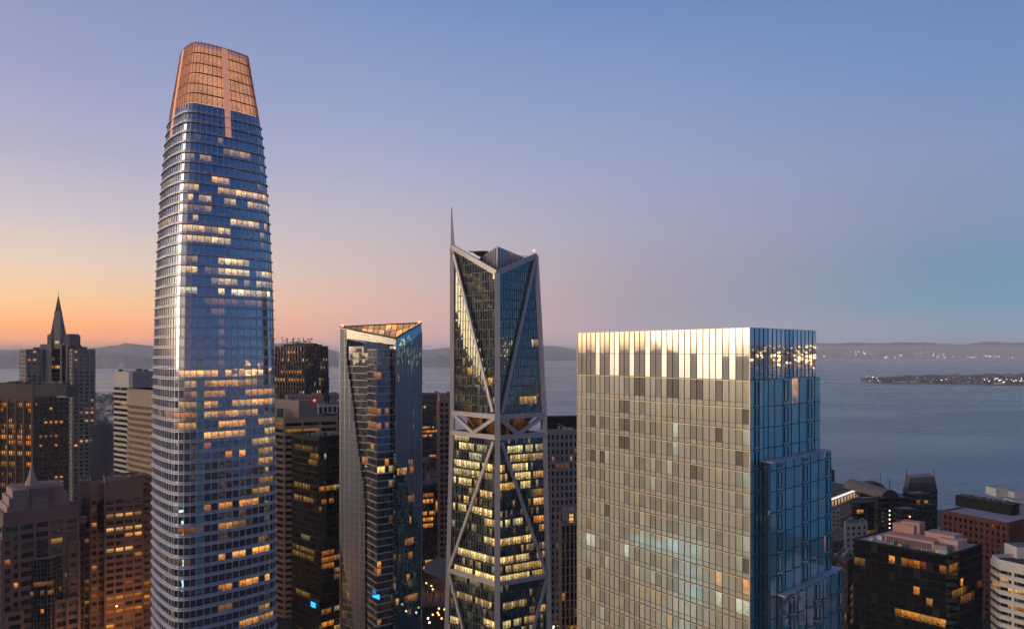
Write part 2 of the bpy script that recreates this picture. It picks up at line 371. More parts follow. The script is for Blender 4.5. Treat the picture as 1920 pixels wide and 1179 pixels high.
def lamp_ball(p, r, m, name, label, cat='light', group=None):
    b = MB()
    N_ = 8
    for i in range(N_):
        for j in range(4):
            def P(a, e): return (p[0]+r*math.cos(a)*math.cos(e), p[1]+r*math.sin(a)*math.cos(e), p[2]+r*math.sin(e))
            a0, a1 = 2*math.pi*i/N_, 2*math.pi*(i+1)/N_; e0, e1 = -math.pi/2+math.pi*j/4, -math.pi/2+math.pi*(j+1)/4
            b.quad(P(a0, e0), P(a1, e0), P(a1, e1), P(a0, e1))
    return b

# ------------------------------------------------------------------ setting: water, land, hills, haze
def structure(o): o['kind'] = 'structure'; return o
def water_mat():
    m, t = mat('bay_water'); g = N(t, 'ShaderNodeNewGeometry')
    mp = N(t, 'ShaderNodeMapping'); mp.inputs['Scale'].default_value = (.0012, .004, 1); mp.inputs['Rotation'].default_value = (0, 0, .18); t.links.new(g.outputs['Position'], mp.inputs[0])
    n = N(t, 'ShaderNodeTexNoise'); n.inputs['Scale'].default_value = 1; n.inputs['Detail'].default_value = 6; n.inputs['Distortion'].default_value = .8; t.links.new(mp.outputs[0], n.inputs[0])
    n2 = N(t, 'ShaderNodeTexNoise'); n2.inputs['Scale'].default_value = .035; n2.inputs['Detail'].default_value = 5
    mp2 = N(t, 'ShaderNodeMapping'); mp2.inputs['Scale'].default_value = (1, 2.4, 1); t.links.new(g.outputs['Position'], mp2.inputs[0]); t.links.new(mp2.outputs[0], n2.inputs[0])
    bp = N(t, 'ShaderNodeBump'); bp.inputs['Strength'].default_value = .45; bp.inputs['Distance'].default_value = 2.2; t.links.new(n2.outputs[0], bp.inputs['Height'])
    p = N(t, 'ShaderNodeBsdfPrincipled'); p.inputs['Base Color'].default_value = (.05, .12, .175, 1)
    t.links.new(M(t, 'MULTIPLY_ADD', n.outputs[0], .3, .12, clamp=True), p.inputs['Roughness']); p.inputs['IOR'].default_value = 1.33
    t.links.new(bp.outputs[0], p.inputs['Normal'])
    o = N(t, 'ShaderNodeOutputMaterial'); t.links.new(p.outputs[0], o.inputs[0]); return m
b = MB(); S = 40000
b.quad((-S, -S, 0), (S, -S, 0), (S, S, 0), (-S, S, 0)); structure(b.build('water', water_mat()))
SHORE = [(-9000, 1900), (-5200, 2350), (-2900, 2700), (-1500, 2560), (-1250, 2250), (-700, 1900), (-300, 1500), (-40, 1150), (180, 960), (380, 830), (560, 745), (760, 690), (900, 420), (760, 220), (640, 40), (620, -700), (800, -6000), (-9000, -6000)]
b = MB(); b.prism(SHORE, -1, 2.2, 0); structure(b.build('ground', solid('asphalt_and_paving', (.055, .05, .05), .9, var=.5, scale=.02, streak=False)))
def road_strip(p, q, w, name='road'):
    b = MB(); p, q = V((*p, 2.21)), V((*q, 2.21)); d = (q-p).normalized(); n = V((-d.y, d.x, 0))*w/2
    b.quad(p-n, q-n, q+n, p+n); o = structure(b.build(name, S_ROADM)); return o
S_ROADM = solid('road_asphalt', (.04, .038, .04), .8, var=.3, scale=.1, streak=False)
road_strip((-95, 350), (-95, 1500), 16); road_strip((-40, 380), (60, 980), 18); road_strip((-230, 400), (-150, 1300), 15); road_strip((180, 400), (330, 800), 16)

def ridge(name, prof, y0, y1, y2, col, seed, rough=12, step=90):
    rng = np.random.RandomState(seed); m = solid(name+'_ground', col, .95, var=.35, scale=.0016, streak=False)
    xs = np.arange(prof[0][0], prof[-1][0]+1, 7.0); ys = np.interp(xs, [p[0] for p in prof], [p[1] for p in prof])
    n = len(xs); j = rng.randn(n); k = np.ones(5)/5; j = np.convolve(j, k, 'same'); j2 = np.convolve(rng.randn(n), np.ones(17)/17, 'same')
    rows = 9; vs = []; fs = []
    for r in range(rows):
        tt = r/(rows-2) if r < rows-1 else 1
        Y = y0+(y1-y0)*tt if r < rows-1 else y2
        for i in range(n):
            H = max(0, CZ+(HY-ys[i])/F*y1) + j[i]*rough*.8 + j2[i]*rough*1.6
            ed = min(1, (HY+8-ys[i])/6) if ys[i] > HY+2 else 1
            h = 0 if (r == 0 or r == rows-1) else H*(tt**.75)*(1 + .1*rng.randn()*(r < rows-2))
            x = (xs[i]-CX)/F*y1*(Y/y1)
            vs.append((x, Y + (r < rows-1)*j2[i]*400*(1-tt), max(h, 0)-2*(r == 0)))
    for r in range(rows-1):
        for i in range(n-1):
            a = r*n+i; fs.append((a, a+1, a+n+1, a+n))
    me = bpy.data.meshes.new(name); me.from_pydata(vs, [], fs); me.materials.append(m)
    for p in me.polygons: p.use_smooth = True
    o = bpy.data.objects.new(name, me); COL.objects.link(o); return structure(o)
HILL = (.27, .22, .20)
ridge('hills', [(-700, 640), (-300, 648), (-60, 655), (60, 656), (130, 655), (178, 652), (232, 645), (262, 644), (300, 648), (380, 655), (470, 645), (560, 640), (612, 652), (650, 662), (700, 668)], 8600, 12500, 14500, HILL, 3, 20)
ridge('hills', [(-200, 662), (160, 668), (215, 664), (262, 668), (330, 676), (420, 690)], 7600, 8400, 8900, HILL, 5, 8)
ridge('hills', [(640, 668), (740, 657), (800, 655), (860, 650), (960, 652), (1040, 648), (1075, 653), (1120, 655), (1200, 660)], 14500, 17500, 19500, (.12, .11, .12), 6, 26)
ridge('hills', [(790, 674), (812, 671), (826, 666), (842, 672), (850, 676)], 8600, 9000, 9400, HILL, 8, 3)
ridge('hills', [(1080, 662), (1400, 657), (1545, 655), (1600, 653), (1680, 650), (1760, 645), (1800, 644), (1870, 642), (1960, 641), (2200, 640), (2600, 642)], 17500, 20500, 23500, (.12, .11, .12), 9, 42)
ridge('hills', [(1350, 652), (1560, 643), (1680, 642), (1760, 645), (1820, 652)], 22600, 23200, 23800, (.12, .11, .12), 10, 40)
# hills outside the frame that the glass reflects: west behind the city and the east shore of the bay
def side_hill(name, az0, az1, r0, r1, h, seed):
    rng = np.random.RandomState(seed); n = 60; vs = []; fs = []; hs = h*(.7+.3*np.sin(np.linspace(0, 9, n)+seed))+np.convolve(rng.randn(n), np.ones(3)/3, 'same')*h*.07
    for r in range(6):
        t_ = r/5; R_ = r0+(r1-r0)*t_
        for i in range(n):
            a = math.radians(az0+(az1-az0)*i/(n-1)); vs.append((R_*math.sin(a), R_*math.cos(a), hs[i]*math.sin(t_*math.pi*.5)))
    for r in range(5):
        for i in range(n-1): a = r*n+i; fs.append((a, a+n, a+n+1, a+1))
    me = bpy.data.meshes.new(name); me.from_pydata(vs, [], fs); me.materials.append(solid(name+'_soil', (.26, .22, .18), .95, var=.4, scale=.002, streak=False))
    o = bpy.data.objects.new(name, me); COL.objects.link(o); return structure(o)
side_hill('hills', -140, -52, 3200, 4800, 190, 2)
side_hill('hills', 52, 120, 9000, 14000, 330, 4)
rng = random.Random(5)
def lights_field(name, n, fn, mats, smin, smax, label=None):
    b = MB()
    for i in range(n):
        p = fn(); s_ = rng.uniform(smin, smax); b.box((p[0]-s_/2, p[1]-s_/2, p[2]), (s_, 0, 0), (0, s_, 0), (0, 0, s_*.8), rng.randrange(len(mats)))
    o = b.build(name, mats); o['kind'] = 'stuff'; return o
E_FAR = glow('far_town_light', (1, .72, .42), 5); E_FARO = glow('far_town_light_orange', (1, .42, .12), 4); E_FARW = glow('far_town_light_white', (1, .95, .85), 4)
def fs1():
    px = rng.choice([rng.gauss(1650, 40), rng.uniform(1545, 1920), rng.gauss(1770, 12), rng.gauss(1845, 15), rng.uniform(1020, 1080)]); t_ = rng.random()**2*.6; Y = 17450+3000*t_
    x, y = gp(px, Y-60); return (x, y, 300*t_**.75+30)
lights_field('distant_town_lights', 90, fs1, [E_FAR, E_FARO, E_FARW], 10, 26)
def fs2():
    a = math.radians(rng.uniform(52, 118)); R_ = rng.uniform(8800, 13500); return (R_*math.sin(a), R_*math.cos(a), max(4, 330*.75*math.sin((R_-9000)/5000*math.pi*.5))+25 if R_ > 9000 else 6)
E_EAST = glow('east_town_light', (1, .5, .2), 12)
lights_field('east_shore_town_lights', 1000, fs2, [E_EAST], 16, 38)
def fs3():
    a = math.radians(rng.uniform(-130, -58)); R_ = rng.uniform(600, 3300); return (R_*math.sin(a), R_*math.cos(a), rng.uniform(8, 30))
lights_field('west_side_town_lights', 700, fs3, [E_FAR, E_FARO], 1.2, 3.5)

# the western districts that the near tower mirrors
q_ = MB(); rw = random.Random(3)
for k in range(1500):
    a = math.radians(rw.uniform(-128, -62)); R_ = rw.uniform(420, 3000); x, y = R_*math.sin(a), R_*math.cos(a)
    w, d, h = rw.uniform(10, 42), rw.uniform(10, 40), rw.uniform(7, 34); q_.box((x, y, 0), (w, 0, 0), (0, d, 0), (0, 0, h), rw.randrange(4))
q_.build('western_districts', [S_WHITE, S_TAN, S_GREY, S_ROOFL])['kind'] = 'stuff'
# haze over the bay
me = bpy.data.meshes.new('haze'); X = 24000
hv = [(x, y, z) for z in (-3.5, 345) for x, y in ((-X, -X), (X, -X), (X, X), (-X, X))]
me.from_pydata(hv, [], [(0, 3, 2, 1), (4, 5, 6, 7), (0, 1, 5, 4), (1, 2, 6, 5), (2, 3, 7, 6), (3, 0, 4, 7)])
hz = bpy.data.objects.new('haze', me); COL.objects.link(hz); hz['kind'] = 'stuff'
m, t = mat('sea_haze'); pv = N(t, 'ShaderNodeVolumePrincipled'); pv.inputs['Color'].default_value = (1, .995, 1, 1); pv.inputs['Density'].default_value = HAZE = 6.5e-5
pv.inputs['Density Attribute'].default_value = ''; pv.inputs['Anisotropy'].default_value = 0.0
o = N(t, 'ShaderNodeOutputMaterial'); t.links.new(pv.outputs[0], o.inputs['Volume']); me.materials.append(m)

# ------------------------------------------------------------------ rounded glass tower with the orange crown
def rounded_tower():
    YC = 330.0; xc = (402-CX)/F*YC; th = math.radians(41.5)
    B_ = Bldg('skyscraper', 'tallest tower, rounded glass shaft with thin silver rings and an orange lattice crown', 'skyscraper', loc=(xc, YC, 2.2))
    A0 = 23.3
    zp = [0, 60, 120, 182-40/3.88, 182, 204, 254, 268, 282, 295, 302, 316, 331]
    zs = [zz(1179, YC), zz(900, YC), zz(700, YC), zz(575, YC), zz(470, YC), zz(380, YC), zz(326, YC), zz(272, YC), zz(223, YC), zz(196, YC), zz(141, YC), zz(85, YC)]
    ws = [1, .998, .979, .953, .915, .868, .83, .785, .725, .685, .60, .518]
    def a_of(z): return A0*float(np.interp(z, zs, ws))
    NS, NC = 10, 5; RT = .34
    def ring(z, off=0):
        a = a_of(z)+off; r = RT*(a-off)+off; s_ = a-r; pts = []
        for k in range(4):   # front, right, back, left faces
            base = th + k*math.pi/2; U = V((math.cos(base), math.sin(base))); Nn = V((math.sin(base), -math.cos(base)))
            for i in range(NS): f_ = -1+2*i/NS; pts.append(Nn*(a+.9*(1-f_*f_)) + U*(s_*f_))
            cc = Nn*s_+U*s_
            for i in range(NC):
                an = (i/NC)*math.pi/2; pts.append(cc + (Nn*math.cos(an)+U*math.sin(an))*r)
        return [V((p.x+xc, p.y+YC, z)) for p in pts]
    n = 4*(NS+NC)
    ztop = 294.5; FH = 4.62; nf = int((ztop-2.2)/FH); z0 = ztop-nf*FH
    for j in range(nf):
        za = z0+j*FH; zb = za+FH; mech = False
        sill, head = za+1.3, zb-.5
        r0, r1, r2, r3 = ring(za), ring(sill), ring(head), ring(zb)
        for i in range(n):
            k = (i+1) % n
            B_.pane([r1[i], r1[k], r2[k], r2[i]], W_SF, 0, .4, 1, j, ((0, 0), (1, 0), (1, 1), (0, 1)))
            b = B_.part('spandrel_panel', W_SF2)
            rr = (B_.rng.random(), 0, 0)
            b.quad(r0[i], r0[k], r1[k], r1[i], 0, rr); b.quad(r2[i], r2[k], r3[k], r3[i], 0, rr)
        # projecting sunshade ring and two thin rings
        for (zr, h, out, nm, inn) in ((za+.05, .28, .9, 'sunshade_ring', 0), (za+.66, .18, .34, None, 0), (za+1.1, .18, .34, None, 0)):
            ri, ro, ru, rt = ring(zr), ring(zr, out), ring(zr+h, out), ring(zr+h)
            b = MB() if nm else B_.part('thin_ring', S_RING)
            for i in range(n):
                k = (i+1) % n
                b.quad(ri[i], ro[i], ro[k], ri[k]); b.quad(ro[i], ro[k], ru[k], ru[i]) if False else b.quad(ro[k], ro[i], ru[i], ru[k])
                b.quad(rt[i], rt[k], ru[k], ru[i]) if False else b.quad(rt[k], rt[i], ru[i], ru[k])
                b.f[-1] = b.f[-1][::-1]; b.f[-2] = b.f[-2][::-1]
            if nm: b.build(nm, S_RING, B_.root)
    mu = B_.part('mullion', S_MULL)
    zl = list(np.arange(z0, ztop, 3*FH))+[ztop]
    for q in range(len(zl)-1):
        r0, r1, o0, o1 = ring(zl[q]), ring(zl[q+1]), ring(zl[q], .24), ring(zl[q+1], .24)
        for i in range(n):
            tan = (r0[(i+1) % n]-r0[i-1]).normalized()*.13
            mu.quad(o0[i]-tan, o0[i]+tan, o1[i]+tan, o1[i]-tan); mu.quad(r0[i]-tan, o0[i]-tan, o1[i]-tan, r1[i]-tan); mu.quad(o0[i]+tan, r0[i]+tan, r1[i]+tan, o1[i]+tan)
    # crown: a lit drum behind open louvres
    zc0, zc1 = ztop, 324.0
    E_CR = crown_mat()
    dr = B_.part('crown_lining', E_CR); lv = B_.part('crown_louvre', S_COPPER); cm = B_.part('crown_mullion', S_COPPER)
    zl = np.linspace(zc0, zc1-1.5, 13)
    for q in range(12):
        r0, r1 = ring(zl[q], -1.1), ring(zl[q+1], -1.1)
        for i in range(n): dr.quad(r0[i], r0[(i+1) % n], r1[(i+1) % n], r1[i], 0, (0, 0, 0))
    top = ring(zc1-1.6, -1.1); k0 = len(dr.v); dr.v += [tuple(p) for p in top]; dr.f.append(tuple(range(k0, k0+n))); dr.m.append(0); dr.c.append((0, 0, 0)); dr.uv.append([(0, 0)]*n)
    zt = list(np.linspace(zc0, zc1, 7))
    for q in range(6):
        r0, r1, o0, o1 = ring(zt[q]), ring(zt[q+1]+(.9 if q == 5 else 0)), ring(zt[q], .22), ring(zt[q+1]+(.9 if q == 5 else 0), .22)
        for i in range(n):
            tan = (r0[(i+1) % n]-r0[i-1]).normalized()*.09
            cm.quad(o0[i]-tan, o0[i]+tan, o1[i]+tan, o1[i]-tan); cm.quad(r0[i]-tan, o0[i]-tan, o1[i]-tan, r1[i]-tan); cm.quad(o0[i]+tan, r0[i]+tan, r1[i]+tan, o1[i]+tan)
        b = MB(); zr = zt[q+1]-.2
        ri, ro, ru, rt = ring(zr, -.6), ring(zr, .3), ring(zr+.26, .3), ring(zr+.26, -.6)
        for i in range(n):
            k = (i+1) % n; b.quad(ri[i], ri[k], ro[k], ro[i]); b.quad(ro[i], ro[k], ru[k], ru[i]); b.quad(ru[i], ru[k], rt[k], rt[i])
        b.build('crown_ring', S_CRING, B_.root)
    zq = zc0+.5
    while zq < zc1-.4:
        ri, ro, ru = ring(zq, -.35), ring(zq, .1), ring(zq+.22, .1)
        for i in range(n):
            k = (i+1) % n; lv.quad(ri[i], ri[k], ro[k], ro[i]); lv.quad(ro[i], ro[k], ru[k], ru[i])
        zq += .58
    # vertical slots in the middle of each face
    for k in range(4):
        base = th + k*math.pi/2; U = V((math.cos(base), math.sin(base), 0)); Nn = V((math.sin(base), -math.cos(base), 0)); ctr = V((xc, YC, 0))
        zlo, zhi = zz(249, 308), zc1-.3; sl = MB(); bars = MB(); zg = np.linspace(zlo, zhi, 17); w = 1.25
        for q in range(16):
            a0, a1 = a_of(zg[q])+1.3, a_of(zg[q+1])+1.3
            p0, p1 = ctr+Nn*a0+V((0, 0, zg[q])), ctr+Nn*a1+V((0, 0, zg[q+1]))
            sl.box(p0-U*w-Nn*.7, U*2*w, p1-p0, Nn*.7)
            for dz in (.25, .8):
                bars.box(p0-U*(w+.2)-Nn*.1+V((0, 0, dz)), U*(2*w+.4), Nn*.35, (0, 0, .2))
            for sg in (-1, 1): bars.box(p0+U*sg*(w+.12)-U*.1-Nn*.4, U*.2, p1-p0, Nn*.65)
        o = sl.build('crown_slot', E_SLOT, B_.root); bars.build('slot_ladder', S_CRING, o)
    ro = ring(2.3); B_.part('crown_lining', E_CR)
    L = [(338, 368, 292, .35, .6), (372, 398, 292, .28, .6), (428, 470, 292, .45, .55), (400, 428, 333, .7, .6), (300, 330, 346, .35, .6), (338, 370, 346, .9, .6), (412, 500, 357, .95, .6), (350, 366, 366, .8, .6), (378, 402, 366, .9, .6), (405, 425, 366, .9, .6), (432, 446, 366, .5, .6),
         (345, 400, 387, .3, .6), (418, 446, 387, .5, .65), (460, 500, 394, .85, .65), (357, 376, 401, .8, .65), (440, 458, 410, .4, .6), (340, 430, 421, 1, .65), (430, 498, 425, .9, .65), (292, 322, 424, .45, .5), (347, 373, 440, .8, .65), (383, 414, 440, .55, .6), (484, 496, 446, .5, .6), (338, 430, 457, 1, .65),
         (340, 368, 494, .35, .6), (407, 468, 496, 1.1, .75), (338, 374, 512, .85, .7), (383, 405, 512, .25, .6), (407, 463, 514, 1.1, .75), (480, 508, 518, .85, .7), (400, 432, 533, .75, .7), (432, 468, 535, .5, .7), (483, 508, 536, .7, .7), (337, 369, 549, .9, .9), (408, 432, 549, 1, .8), (433, 506, 552, 1, .8), (380, 505, 568, .18, .3),
         (338, 403, 696, 1, .45), (420, 480, 694, .75, .45), (340, 372, 713, .5, .4), (378, 430, 713, .8, .4), (430, 478, 713, .5, .4), (343, 363, 733, .5, .2), (378, 420, 733, .6, .25), (455, 485, 733, .7, .35), (487, 515, 731, .9, .35), (335, 375, 751, .65, .5), (378, 415, 751, 1, .45), (430, 515, 750, .75, .5), (330, 370, 770, .4, .4), (378, 440, 770, .9, .45), (440, 478, 768, .7, .45),
         (298, 365, 787, .6, .3), (405, 462, 785, .9, .45), (485, 515, 783, .8, .5), (328, 372, 808, .8, .45), (378, 465, 806, 1.05, .45), (478, 515, 802, .8, .5), (478, 515, 820, .5, .5), (480, 512, 838, .35, .5), (480, 512, 855, .4, .5), (388, 398, 845, .8, .2), (421, 431, 860, .8, .2), (446, 460, 858, .9, .35), (480, 510, 892, .35, .5), (445, 454, 930, .5, .4), (477, 507, 925, .55, .4),
         (384, 393, 955, .6, .3), (408, 440, 953, .85, .35), (454, 483, 948, 1, .35), (338, 375, 994, .15, .3), (411, 455, 992, .45, .4), (300, 360, 1047, .12, .3), (408, 424, 1044, .6, .4), (434, 506, 1035, 1.1, .4), (482, 500, 1015, .3, .5), (408, 430, 1100, .7, .4), (446, 507, 1092, 1.1, .38), (430, 440, 1118, .4, .4), (412, 432, 1148, .3, .4), (446, 510, 1165, .7, .4), (480, 505, 1140, .4, .45)]
    for y in (588, 605, 623, 641, 659, 677): L.append((408, 426, y, .14, .45))
    B_.hsh = -.10
    B_.light(L)
    # dim rooms in the dark storeys
    for p in B_.panes:
        if p['lit'] == 0 and B_.rng.random() < .02 and p['py'] > 250: p['lit'] = B_.rng.uniform(.04, .2); p['hue'] = B_.rng.uniform(.2, .6)
    B_.finish()
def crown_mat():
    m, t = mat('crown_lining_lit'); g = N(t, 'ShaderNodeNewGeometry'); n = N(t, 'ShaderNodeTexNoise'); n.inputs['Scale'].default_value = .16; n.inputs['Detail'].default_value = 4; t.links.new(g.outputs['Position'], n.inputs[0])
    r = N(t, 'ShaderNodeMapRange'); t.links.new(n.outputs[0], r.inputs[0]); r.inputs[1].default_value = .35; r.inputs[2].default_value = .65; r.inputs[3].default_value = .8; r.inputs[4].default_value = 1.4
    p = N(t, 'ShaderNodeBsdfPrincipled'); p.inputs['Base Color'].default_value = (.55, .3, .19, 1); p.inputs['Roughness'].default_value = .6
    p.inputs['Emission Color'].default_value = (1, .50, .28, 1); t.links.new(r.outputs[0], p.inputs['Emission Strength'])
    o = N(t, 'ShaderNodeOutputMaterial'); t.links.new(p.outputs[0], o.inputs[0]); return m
S_CRING = solid('crown_ring_bronze', (.30, .16, .11), .5, .3)
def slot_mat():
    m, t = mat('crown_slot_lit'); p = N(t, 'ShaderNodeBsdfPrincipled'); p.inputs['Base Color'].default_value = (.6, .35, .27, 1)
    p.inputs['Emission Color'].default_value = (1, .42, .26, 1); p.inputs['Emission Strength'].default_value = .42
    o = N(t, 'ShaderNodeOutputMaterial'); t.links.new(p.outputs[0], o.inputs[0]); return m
E_SLOT = slot_mat()
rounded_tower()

# ------------------------------------------------------------------ braced tower with white frame and spire
def braced_tower():
    YL, YR, YC = 320.0, 312.0, 300.0; YB = YL+YR-YC
    B_ = Bldg('skyscraper', 'slender glass tower in a white cross-braced frame with a pointed spire', 'skyscraper', loc=(-7, 316, 2.2))
    def Lp(z):
        y = HY-(z-CZ)*F/YL; return V((*gp(float(np.interp(y, [460, 775, 1179, 1400], [846.5+2, 848.5, 838, 832])), YL), z))
    def Rp(z):
        y = HY-(z-CZ)*F/YR; return V((*gp(float(np.interp(y, [476, 700, 780, 1075, 1179, 1400], [1005, 1017, 1021, 1027.5, 1029, 1033])), YR), z))
    def Cp(z): return V((*gp(932.5, YC), z))
    def Bp(z): a = Lp(z)+Rp(z)-Cp(z); return V((a.x, a.y, z))
    ztC = zz(512, YC); ztL = zz(463, YL); ztR = zz(479, YR); zB = zz(509, YB)
    zu = zz(781, YC); zl = zz(820, YC)              # waist levels at the near corner
    zj = zz(1094, YC)
    faces = [(Lp, Cp, ztL, ztC, 18, -1, 0), (Cp, Rp, ztC, ztR, 19, 1, 1), (Rp, Bp, ztR, zB, 18, -1, 2), (Bp, Lp, zB, ztL, 18, 1, 3)]
    jm = B_.part('glass_mullion', S_FRM); jb = B_.part('floor_line', S_FRM)
    W_TOP = {0: W_FR, 1: W_FRB}
    def surf(P, Q, u, z, up, side):
        a, b = P(z), Q(z); W_ = (b-a).length; p = a+(b-a)*u; U = (b-a).normalized(); Nn = V((U.y, -U.x, 0))
        # facets fold along the diagonal brace
        if up: t = min(1, max(0, (ztC+8-z)/(ztC+8-zu)))
        else: t = min(1, max(0, (z-zj)/(zl-zj))) if z > zj else min(1, (zj-z)/(zl-zj))
        ub = (.05+.95*t) if side < 0 else (.95-.95*t)
        ub = min(.97, max(.03, ub)); k = -.13
        d = k*(1-ub)*u*W_ if u < ub else k*ub*(1-u)*W_
        return p+Nn*(d-.15), Nn
    for (P, Q, tp, tq, nc, side, fi) in faces:
        for up in (1, 0):
            za, zb = (zu, max(tp, tq)+1) if up else (2.2, zl)
            fh = 4.28 if up else 4.12; nf = int(math.ceil((zb-za)/fh)); fh = (zb-za)/nf if not up else fh
            for j in range(nf):
                s0, s1 = za+j*fh, za+(j+1)*fh
                for i in range(nc):
                    u0, u1 = i/nc, (i+1)/nc; um = (u0+u1)/2
                    lim = tp+(tq-tp)*um-.6 if up else 1e9
                    if s0 > lim-.4: continue
                    h1 = min(s1-.12, lim); gl = W_FR if fi in (0, 3) else W_FRB
                    q = []
                    for (u, z) in ((u0, s0+.75), (u1, s0+.75), (u1, h1), (u0, h1)): q.append(surf(P, Q, u, z, up, side)[0])
                    if h1 - s0 > 1.2: B_.pane(q, gl, 0, .7, 10+fi*2+up, j, ((0, 0), (.5, 0), (.5, 1), (0, 1)))
                    b = B_.part('spandrel_panel', W_FRS); q = [surf(P, Q, u, z, up, side)[0] for (u, z) in ((u0, s0), (u1, s0), (u1, min(s0+.75, lim)), (u0, min(s0+.75, lim)))]
                    b.quad(*q, 0, (B_.rng.random(), 0, 0))
                    p0, Nn = surf(P, Q, u0, s0, up, side); p1, _ = surf(P, Q, u0, min(s1, lim), up, side)
                    U = V((-Nn.y, Nn.x, 0))
                    jm.box(p0-U*.06, U*.12, Nn*.22, p1-p0)
                a, Nn = surf(P, Q, 0, s0, up, side)
                seg = [surf(P, Q, x/6, s0, up, side)[0] for x in range(7)]
                for k in range(6):
                    um = (k+.5)/6
                    if up and s0 > tp+(tq-tp)*um-.6: continue
                    jb.box(seg[k]-V((0, 0, .1)), seg[k+1]-seg[k], Nn*.16, (0, 0, .16))
    # frame: corners, diagonals, beams
    def out(p): d = V((p.x+7, p.y-316, 0)); return d.normalized()
    def member(name, pts, w, d, o_):
        b = MB()
        for a, c in zip(pts[:-1], pts[1:]): b.beam(a, c, w, d, o_)
        return b.build(name, S_FRAME, B_.root)
    zlv = [2.2, 40, zj, zl, zu, ztC]
    def col(Pf, zt, w):
        zs_ = [2.2, 30, zj, 110, zl, zu, 180, 200, zt]
        for a, c in zip(zs_[:-1], zs_[1:]):
            member('corner_column', [Pf(a+.05), Pf(c-.05)], w, w, out(Pf(a)))
    col(Lp, ztL, 2.0); col(Cp, ztC, 2.4); col(Rp, ztR, 2.0); col(Bp, zB, 2.0)
    nL = V((-.645, -.76, 0)); nR = V((.46, -.89, 0)); 
    def P3(Pf, z, n=V((0, 0, 0)), k=0.55): return Pf(z)+n*k
    dL = (Cp(0)-Lp(0)).normalized(); dR = (Rp(0)-Cp(0)).normalized()
    def fpnt(P, Q, u, z, n, k=.6): a, b_ = P(z), Q(z); return a+(b_-a)*u+n*k
    # top beams
    member('top_beam', [Lp(ztL)+nL*.3, Cp(ztC)+nL*.3], 2.2, 1.6, nL); member('top_beam', [Cp(ztC)+nR*.3, Rp(ztR)+nR*.3], 2.2, 1.6, nR)
    member('top_beam', [Rp(ztR), Bp(zB)], 1.6, 1.2, -nL); member('top_beam', [Bp(zB), Lp(ztL)], 1.6, 1.2, -nR)
    # diagonals
    member('diagonal_brace', [fpnt(Lp, Cp, .06, ztL-4, nL), fpnt(Lp, Cp, .93, zu+2, nL)], 1.4, 1.1, nL)
    member('diagonal_brace', [fpnt(Cp, Rp, .94, ztR-3, nR), fpnt(Cp, Rp, .09, zu+2, nR)], 1.4, 1.1, nR)
    member('diagonal_brace', [fpnt(Lp, Cp, .94, zl-2, nL), fpnt(Lp, Cp, .04, zj+1, nL)], 1.4, 1.1, nL)
    member('diagonal_brace', [fpnt(Cp, Rp, .07, zl-2, nR), fpnt(Cp, Rp, .95, zj+1, nR)], 1.4, 1.1, nR)
    member('diagonal_brace', [fpnt(Lp, Cp, .05, zj-2, nL), fpnt(Lp, Cp, .93, 8, nL)], 1.4, 1.1, nL)
    member('diagonal_brace', [fpnt(Cp, Rp, .95, zj-2, nR), fpnt(Cp, Rp, .07, 8, nR)], 1.4, 1.1, nR)
    # horizontal belts
    for z in (zu, zl, zj):
        w = 2.1 if z != zj else 2.0
        member('belt_beam', [fpnt(Lp, Cp, 0, z, nL, .35), fpnt(Lp, Cp, 1, z, nL, .35)], w, 1.4, nL); member('belt_beam', [fpnt(Cp, Rp, 0, z, nR, .35), fpnt(Cp, Rp, 1, z, nR, .35)], w, 1.4, nR)
        member('belt_beam', [Rp(z), Bp(z)], w, 1.2, -nL); member('belt_beam', [Bp(z), Lp(z)], w, 1.2, -nR)
    # V struts of the open waist storeys, gilded inner struts and the lit recessed core
    for (P, Q, n_, um) in ((Lp, Cp, nL, .5), (Cp, Rp, nR, .42)):
        member('waist_strut', [fpnt(P, Q, .04, zu-.6, n_, .3), fpnt(P, Q, um, zl+.9, n_, .3)], 1.7, 1.2, n_)
        member('waist_strut', [fpnt(P, Q, um, zl+.9, n_, .3), fpnt(P, Q, .97, zu-.6, n_, .3)], 1.7, 1.2, n_)
        for (ua, ub_) in ((.2, um), (.85, um)):
            b = MB(); b.beam(fpnt(P, Q, ua, zu-.6, n_, -3.2), fpnt(P, Q, ub_, zl+.6, n_, -3.2), .9, .9, n_); b.build('inner_strut', S_GILT, B_.root)
    core = inset([Lp(zl)[:2], Cp(zl)[:2], Rp(zl)[:2], Bp(zl)[:2]], .66)
    for i in range(4):
        a, c = V((*core[i], 0)), V((*core[(i+1) % 4], 0))
        for k in range(8):
            p, q = a+(c-a)*(k/8), a+(c-a)*((k+1)/8)
            B_.pane([p+V((0, 0, zl)), q+V((0, 0, zl)), q+V((0, 0, zu)), p+V((0, 0, zu))], W_OF, B_.rng.choice((0, 0, .05, .12)), .1, 90, 0, lock=True, name='sky_lobby_window')
    allp = lambda z, k: inset([Lp(z)[:2], Cp(z)[:2], Rp(z)[:2], Bp(z)[:2]], k)
    B_.solidbox('terrace_floor', allp(zl, .97), zl-.6, zl-.1, S_WOODT); B_.solidbox('soffit', allp(zu, .97), zu+.05, zu+.6, S_WOODT)
    B_.solidbox('roof', allp(ztC-8, .96), ztC-9, ztC-8.5, S_ROOF)
    # glazed roof screen inside the open top, with a point at the far corner
    sc = [gp(896, 324), gp(932, 306), gp(984, 318)]; zt = [zz(489, 324), zz(463, 306), zz(484, 318)]; zb = ztC-9
    bm = B_.part('screen_mullion', S_MULL)
